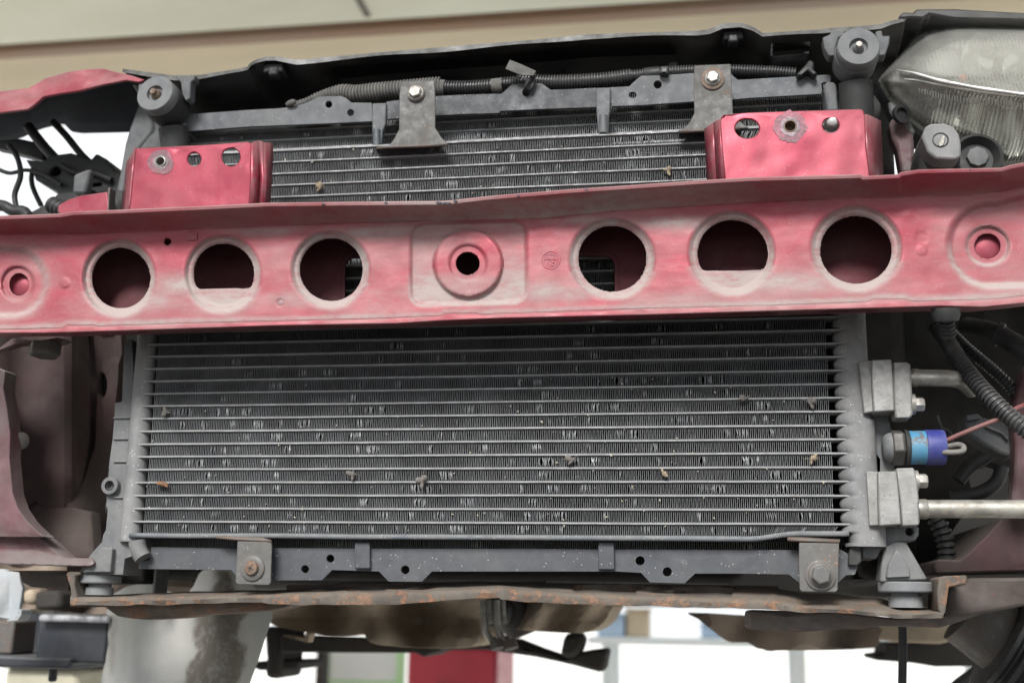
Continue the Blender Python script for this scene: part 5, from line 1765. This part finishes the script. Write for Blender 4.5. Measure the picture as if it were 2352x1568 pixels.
for x in (1590, 1680):
    tube('u_bolt', [at(*p, 1.42) for p in q('b3', [(x, 1000), (x + 4, 1120), (x + 16, 1215), (x + 55, 1270), (x + 95, 1275)])], .0042, PIPE, ex, 12)
    tube('u_bolt', [at(*p, 1.43) for p in q('b3', [(x + 42, 1000), (x + 46, 1090), (x + 60, 1160)])], .0036, PIPE, ex, 12)
    lathe('nut', at(*q1('b3', x + 90, 1275), 1.42), (.3, -.2, -1), [(0, .009), (.010, .009), (.011, .006)], STEELB, ex, 6)
blob('flange', smooth_poly(q('b3', [(1570, 1000), (1770, 1000), (1760, 1140), (1690, 1190), (1630, 1180), (1590, 1100)]), 2), 1.45, .03, PLASD, ex)
tube('down_pipe', [at(*p, 1.5) for p in q('b3', [(1740, 1000), (1800, 1090), (1850, 1180), (1870, 1240)])], .022, STEELB, ex, 18)
# crossbar and black posts
tag(plate('subframe_bar', q('b3', [(200, 1245), (800, 1268), (860, 1300), (1310, 1325), (1300, 1352), (1230, 1368), (1180, 1392), (1130, 1362), (210, 1358)]), 1.7, .12, UNDER, None, bev=.01), 'black subframe bar under the tan gearbox', 'subframe')
jp = root('jack_post', at(620, 1570, 1.75), 'small black post with flat foot left of the gearbox', 'post')
plate('post', q('b3', [(90, 1180), (240, 1180), (215, 1420), (205, 1540), (95, 1530), (105, 1400)]), 1.72, .1, UNDER, jp, bev=.008)
plate('cross_foot', q('b3', [(20, 1420), (330, 1415), (325, 1475), (60, 1480), (10, 1455)]), 1.73, .12, UNDER, jp, bev=.008)
ca = root('control_arm', at(1330, 1530, 1.8), 'dark control arm and bush blurred against the white yard', 'control arm')
plate('arm', q('c3', [(-350, 1290), (-100, 1250), (100, 1270), (250, 1330), (410, 1385), (600, 1345), (735, 1332), (700, 1500), (500, 1445), (250, 1390), (-100, 1340), (-500, 1345), (-550, 1310)]), 1.75, .08, UNDER, ca, bev=.01)
plate('strut', q('c3', [(440, 1225), (572, 1225), (560, 1345), (500, 1400), (405, 1390)]), 1.74, .06, UNDER, ca, bev=.01)
os_ = root('oil_sump', at(1900, 1500, 1.6), 'brown dusty oil sump below the right of the crossmember', 'oil sump')
blob('sump', smooth_poly(q('c3', [(1280, 1085), (1600, 1100), (1875, 1120)]) + q('d3', [(300, 1160), (870, 1170), (880, 1250), (860, 1325), (500, 1342), (110, 1345)]) + q('c3', [(1875, 1350), (1750, 1330), (1690, 1290), (1580, 1290), (1500, 1250), (1350, 1130)]), 2), 1.55, .25, CASED, os_,
     lambda x, y: .03 * math.sin(x * .03) + .05 * sst(1440, 1500, y) * 0)
blob('side_casting', q('d3', [(870, 1180), (1480, 1170), (1520, 1250), (1300, 1300), (1000, 1290), (880, 1270)]), 1.7, .2, CASE, os_)
sfr = root('rear_subframe', at(2200, 1500, 1.9), 'black rear subframe bar at the lower right', 'subframe')
plate('bar', q('d3', [(935, 1300), (1150, 1300), (1160, 1285), (1540, 1275), (1780, 1420), (1770, 1450), (1270, 1455), (1120, 1430), (860, 1410), (850, 1380), (930, 1370)]), 1.85, .12, UNDER, sfr, bev=.01)
plate('bracket', q('d3', [(1650, 1500), (1780, 1470), (2100, 1480), (2100, 1700), (1640, 1700)]), 1.8, .1, UNDER, sfr, bev=.01)
tag(tube('dark_rod', [at(*p, 1.25) for p in q('d3', [(1044, 1150), (1048, 1300), (1044, 1640)])], .0042, PLASD, None, 12), 'thin dark rod hanging straight down right of the oil sump', 'rod')
tag(tube('bent_lever', [at(*p, 1.6) for p in q('d3', [(1600, 1440), (1560, 1490), (1440, 1580), (1380, 1640)])], .009, PLASD, None, 12), 'short slanted dark lever at the bottom right', 'lever')
dh = root('drive_boot', at(2300, 1480, 1.25), 'grey tube with black ribbed rubber boot at the lower right corner', 'rubber boot')
tube('shaft_tube', [at(*p, 1.25) for p in q('d3', [(1480, 1080), (1620, 1190), (1760, 1300)])], .034, STEELB, dh, 20)
tube('boot', [at(*p, 1.25) for p in q('d3', [(1700, 1270), (1800, 1330), (1900, 1385), (2100, 1480)])], .054, COND, dh, 24, corr=(.013, .004))
rp = plate('rear_arch_panel', q('d3', [(1600, 1110), (1700, 1060), (1875, 1040), (2300, 1000), (2300, 1260), (1875, 1230), (1760, 1170)]), 1.5, .03, SHIELD, None, bev=.004)
tag(rp, 'pale dusty panel behind the ribbed boot', 'panel')

hub = root('wheel_hub', at(250, 1390, 1.4), 'dark blurred hub and strut behind the left end of the crossmember', 'hub')
blob('strut_casting', smooth_poly(q('a3', [(-200, 760), (300, 740), (800, 740), (1000, 700), (1010, 900), (980, 1060), (700, 1100), (420, 1080), (240, 1060), (-200, 1060)]), 2), 1.38, .2, CASED, hub,
     lambda x, y: .03 * math.sin(x * .04) + .02 * math.sin(y * .06))
plate('hub_bracket', q('a3', [(230, 940), (410, 930), (420, 1060), (225, 1070)]), 1.33, .04, UNDER, hub, bev=.006)
plate('hub_bracket', q('a3', [(150, 930), (235, 925), (240, 1030), (150, 1030)]), 1.34, .04, CASE, hub, bev=.006)

# lift arm (lower left)
la = root('lift_arm', (at(120, 1600, 1.35).x, 1.35, CZ - .6), 'black lift arm with worn silver edges at the lower left', 'lift arm')
box('arm_beam', at(80, 1520, 1.3), at(250, 1412, 1.3) + Vector((0, .22, 0)), LIFT, la, bev=.003)
box('top_plate', at(86, 1427, 1.285), at(250, 1413, 1.285) + Vector((0, .24, .0)), LIFTW, la, bev=.003)
box('rear_arm', at(-60, 1512, 1.55), at(260, 1392, 1.55) + Vector((0, .12, 0)), LIFT, la, bev=.004)
box('rear_top_flange', at(42, 1408, 1.5), at(258, 1394, 1.5) + Vector((0, .2, 0)), LIFTW, la, bev=.003)
box('lower_flange', at(-60, 1530, 1.29), at(162, 1510, 1.29) + Vector((0, .2, 0)), LIFT, la, bev=.003)
box('side_lug', at(-60, 1500, 1.33), at(34, 1424, 1.33) + Vector((0, .05, 0)), STEELB, la, bev=.003)
lathe('lock_pin', at(123, 1536, 1.33), (0, 0, -1), [(0, .005), (.012, .005), (.014, .003)], PLASD, la, 14)
pl = root('arm_pad', at(40, 1420, 1.2), 'pale blue grey metal plate at the left edge under the rail', 'plate')
plate('plate', q('a3', [(-200, 780), (20, 790), (128, 815), (135, 870), (152, 920), (130, 1060), (126, 1110), (80, 1135), (-200, 1140)]), 1.18, .006, PALE, pl, bev=.0015, step=20, yf=lambda x, y: .01 * noise.noise(Vector((x * .02, y * .02, 1))), smooth=50)
plate('bent_lip', q('a3', [(126, 1060), (146, 1068), (146, 1100), (120, 1140), (44, 1148), (44, 1138), (112, 1120), (130, 1090)]), 1.175, .02, PALE, pl, bev=.001)
po = root('cream_post', (at(90, 1560, 2.0).x, 2.0, 0), 'cream painted post foot under the lift arm', 'post')
box('post', (at(8, 1560, 2.0).x, 2.0, 0), (at(178, 1560, 2.0).x, 2.15, at(90, 1532, 2.0).z), CREAM, po, bev=.01)
box('post_cap', (at(0, 1560, 1.98).x, 1.98, at(90, 1534, 2.0).z), (at(230, 1560, 2.0).x, 2.18, at(90, 1526, 2.0).z), UNDER, po, bev=.004)
box('side_post', (at(184, 1560, 2.05).x, 2.05, 0), (at(202, 1560, 2.05).x, 2.08, at(190, 1530, 2.05).z), PALE, po, bev=.003)

# ================================================================== YARD BEHIND
tch = root('tool_chest', (at(1040, 1530, 5.0).x, 5.0, 0), 'red tool chest blurred in the yard below the gearbox', 'tool chest')
x0, x1_ = at(935, 1530, 5.0).x, at(1142, 1530, 5.0).x
ztop = at(1040, 1470, 5.0).z
box('cabinet', (x0, 5.0, .12), (x1_, 5.45, ztop), REDC, tch, bev=.012)
for k in range(4):
    zb_ = .16 + k * (ztop - .18) / 4
    dr = box('drawer', (x0 + .012, 4.985, zb_), (x1_ - .012, 5.02, zb_ + (ztop - .18) / 4 - .015), REDC, tch, bev=.006)
    box('drawer_handle', (x0 + .13, 4.965, zb_ + .075), (x0 + .25, 4.984, zb_ + .09), ALU, dr, bev=.003)
for sx in (x0 + .05, x1_ - .05):
    for sy in (5.05, 5.38):
        lathe('castor', (sx - .015, sy, .06), (1, 0, 0), [(0, .055), (.004, .06), (.026, .06), (.03, .055)], PLASD, tch, 16)
wb = root('white_board', (at(840, 1530, 6).x, 6, 0), 'white board with pale green edges blurred in the yard', 'board')
box('sheet', (at(742, 1530, 6).x, 6.0, .05), (at(930, 1530, 6).x, 6.03, at(840, 1490, 6).z), WHITE, wb, bev=.004)
for a, b in ((742, 756), (912, 930)):
    box('frame_edge', (at(a, 1530, 6).x, 5.98, .05), (at(b, 1530, 6).x, 6.0, at(840, 1490, 6).z), GREEN, wb, bev=.004)
box('frame_edge', (at(756, 1530, 6).x, 5.985, at(840, 1568, 6).z), (at(912, 1530, 6).x, 6.0, at(840, 1562, 6).z), GREEN, wb, bev=.003)
dp = box('grey_door_post', (at(736 - 12, 1530, 5.8).x, 5.8, 0), (at(742, 1530, 5.8).x, 5.9, at(740, 1480, 5.8).z), UNDER, None, bev=.01)
tag(dp, 'narrow dark upright left of the white board', 'post')
tb = root('work_table', (at(1650, 1500, 7.5).x, 7.5, 0), 'long white work table blurred in the yard under the crossmember', 'table')
ztb = at(1500, 1462, 7.5).z
xa, xb = at(1360, 1450, 7.5).x, at(2300, 1450, 7.5).x
box('table_top', (xa, 7.2, ztb - .04), (xb, 8.0, ztb), WHITE, tb, bev=.006)
for lx in (xa + .08, (xa + xb) / 2, xb - .14):
    for ly in (7.28, 7.86):
        box('leg', (lx, ly, 0), (lx + .06, ly + .06, ztb - .04), WHITE, tb, bev=.004)
for nm, px0, px1, hh, Y, mt, lab, cat in (
        ('storage_crate', 1372, 1432, .12, 7.3, SKYB, 'pale blue crate at the left end of the far white table', 'crate'),
        ('carton', 1438, 1490, .15, 7.35, TANB, 'tan carton beside the pale blue crate on the far table', 'carton'),
        ('storage_crate', 1610, 1660, .07, 7.4, SKYB, 'small pale blue crate in the middle of the far table', 'crate'),
        ('storage_crate', 2010, 2090, .09, 7.4, PALE, 'grey crate at the right of the far table', 'crate')):
    xa_, xb_ = at(px0, 1450, Y).x, at(px1, 1450, Y).x
    r_ = root(nm, ((xa_ + xb_) / 2, Y, ztb), lab, cat)
    box('body', (xa_, Y, ztb + .001), (xb_, Y + .3, ztb + hh), mt, r_, bev=.01)
    box('lid', (xa_ - .01, Y - .01, ztb + hh), (xb_ + .01, Y + .31, ztb + hh + .02), mt, r_, bev=.006)

# ================================================================== DEBRIS ON THE FINS
def flake(c, ln, wd, ang, lift, mat, parent, name):
    rows = []
    for i in range(6):
        t = i / 5
        ww = wd * math.sin(math.pi * (t * .85 + .08)) ** .7
        d = Vector((math.cos(ang), 0, math.sin(ang)))
        s = Vector((-d.z, 0, d.x))
        m = c + d * ln * t + Vector((0, -lift * t, 0))
        rows.append([m - s * ww, m + Vector((0, -wd * .35, 0)), m + s * ww])
    return grid(name, rows, mat, parent, smooth=60, solid=.0003)


def insect(zone, x, y, size, mat, lab, seed, legs=True, Y=None):
    rnd = random.Random(seed)
    c = at(*q1(zone, x, y), Y or CY - .0035)
    size *= .78
    r_ = root('dead_insect', c, lab, 'insect')
    a = rnd.uniform(0, 6.28)
    d = Vector((math.cos(a), 0, math.sin(a)))
    lathe('body', c - d * size * .5, d, [(0, size * .05), (size * .2, size * .16), (size * .45, size * .12), (size * .6, size * .17), (size * .9, size * .1), (size, size * .02)], mat, r_, 10)
    for k in range(2):
        flake(c, size * rnd.uniform(.45, .85), size * rnd.uniform(.16, .34), a + rnd.choice((-1, 1)) * rnd.uniform(.5, 1.6) + (math.pi if k == 2 else 0), size * .2, mat, r_, 'wing')
    if legs:
        for k in range(2):
            an = rnd.uniform(0, 6.28)
            e = c + Vector((math.cos(an), -.2, math.sin(an))) * size * .8
            tube('leg', [c, (c + e) / 2 + Vector((0, -.001, .0006)), e], size * .025, mat, r_, 5)
    return r_


insect('b1', 475, 1285, .010, MOTH, 'tan dead moth on the fins just above the beam, left of centre', 1)
insect('c1', 1140, 1160, .010, MOTH, 'tan dried husk on the fins just left of the right bracket', 2, False)
insect('b3', 700, 152, .012, GREYBUG, 'grey crumpled insect, left one of two in the same lower fin row', 3)
insect('b3', 1175, 195, .016, GREYBUG, 'largest grey dead moth on the lower middle fins', 4)
insect('c3', 490, 55, .012, GREYBUG, 'grey insect on the lower fins right of the largest moth', 5)
insect('c3', 1110, 132, .009, MOTH, 'tan insect on the lower fins toward the lower right bolt', 6, False)
insect('e', 95, 655, .013, GREYBUG, 'spread grey insect at the right end of the fins beside the upper block', 7)
insect('e', 105, 1125, .010, MOTH, 'pale winged insect at the right end of the fins beside the switch', 8)
insect('g', 1390, 725, .010, GREYBUG, 'grey moth clinging to a tube at the left end of the fins', 9)
insect('c2', 1670, 1465 + 60, .010, GREYBUG, 'grey insect on the fins below the flat bottomed right hole', 10)
hk = root('seed_husk', at(*q1('a3', 1110, 208), CY - .004), 'brown elongated husk on a tube near the lower left of the fins', 'husk')
lathe('shell', at(*q1('a3', 1065, 205), CY - .004), (1, 0, -.12), [(0, .0006), (.003, .0020), (.008, .0022), (.0105, .0014), (.012, .0004)], BUGB, hk, 10)
flake(at(*q1('a3', 1110, 210), CY - .005), .006, .0012, -.5, .0006, BUGB, hk, 'wing')
# tiny specks: nobody could count them
verts, faces = [], []
rnd = random.Random(5)
for k in range(260):
    x = rnd.uniform(FX0, FX1)
    z = rnd.choice((rnd.uniform(Z0 - .008, Z0 + .13), rnd.uniform(Z0 - .008, Z0 + .13), rnd.uniform(Z0 + .22, ZT - .01)))
    s = rnd.uniform(.0004, .0013) * (1.4 if rnd.random() < .1 else 1)
    c = Vector((x, CY - .0006, z))
    b0 = len(verts)
    a = rnd.uniform(0, 3.14)
    d = Vector((math.cos(a), 0, math.sin(a))) * s
    e = Vector((-math.sin(a), 0, math.cos(a))) * s * rnd.uniform(.3, .6)
    verts += [c - d, c + e, c + d, c - e, c + Vector((0, -s * .6, 0)), c + Vector((0, s * .6, 0))]
    for i in range(4):
        faces.append((b0 + i, b0 + (i + 1) % 4, b0 + 4))
        faces.append((b0 + (i + 1) % 4, b0 + i, b0 + 5))
sp = obj('debris_specks', verts, faces, SPECK, None)
tag(sp, 'tiny pale seeds and specks caught in the condenser fins', 'debris')
sp['kind'] = 'stuff'
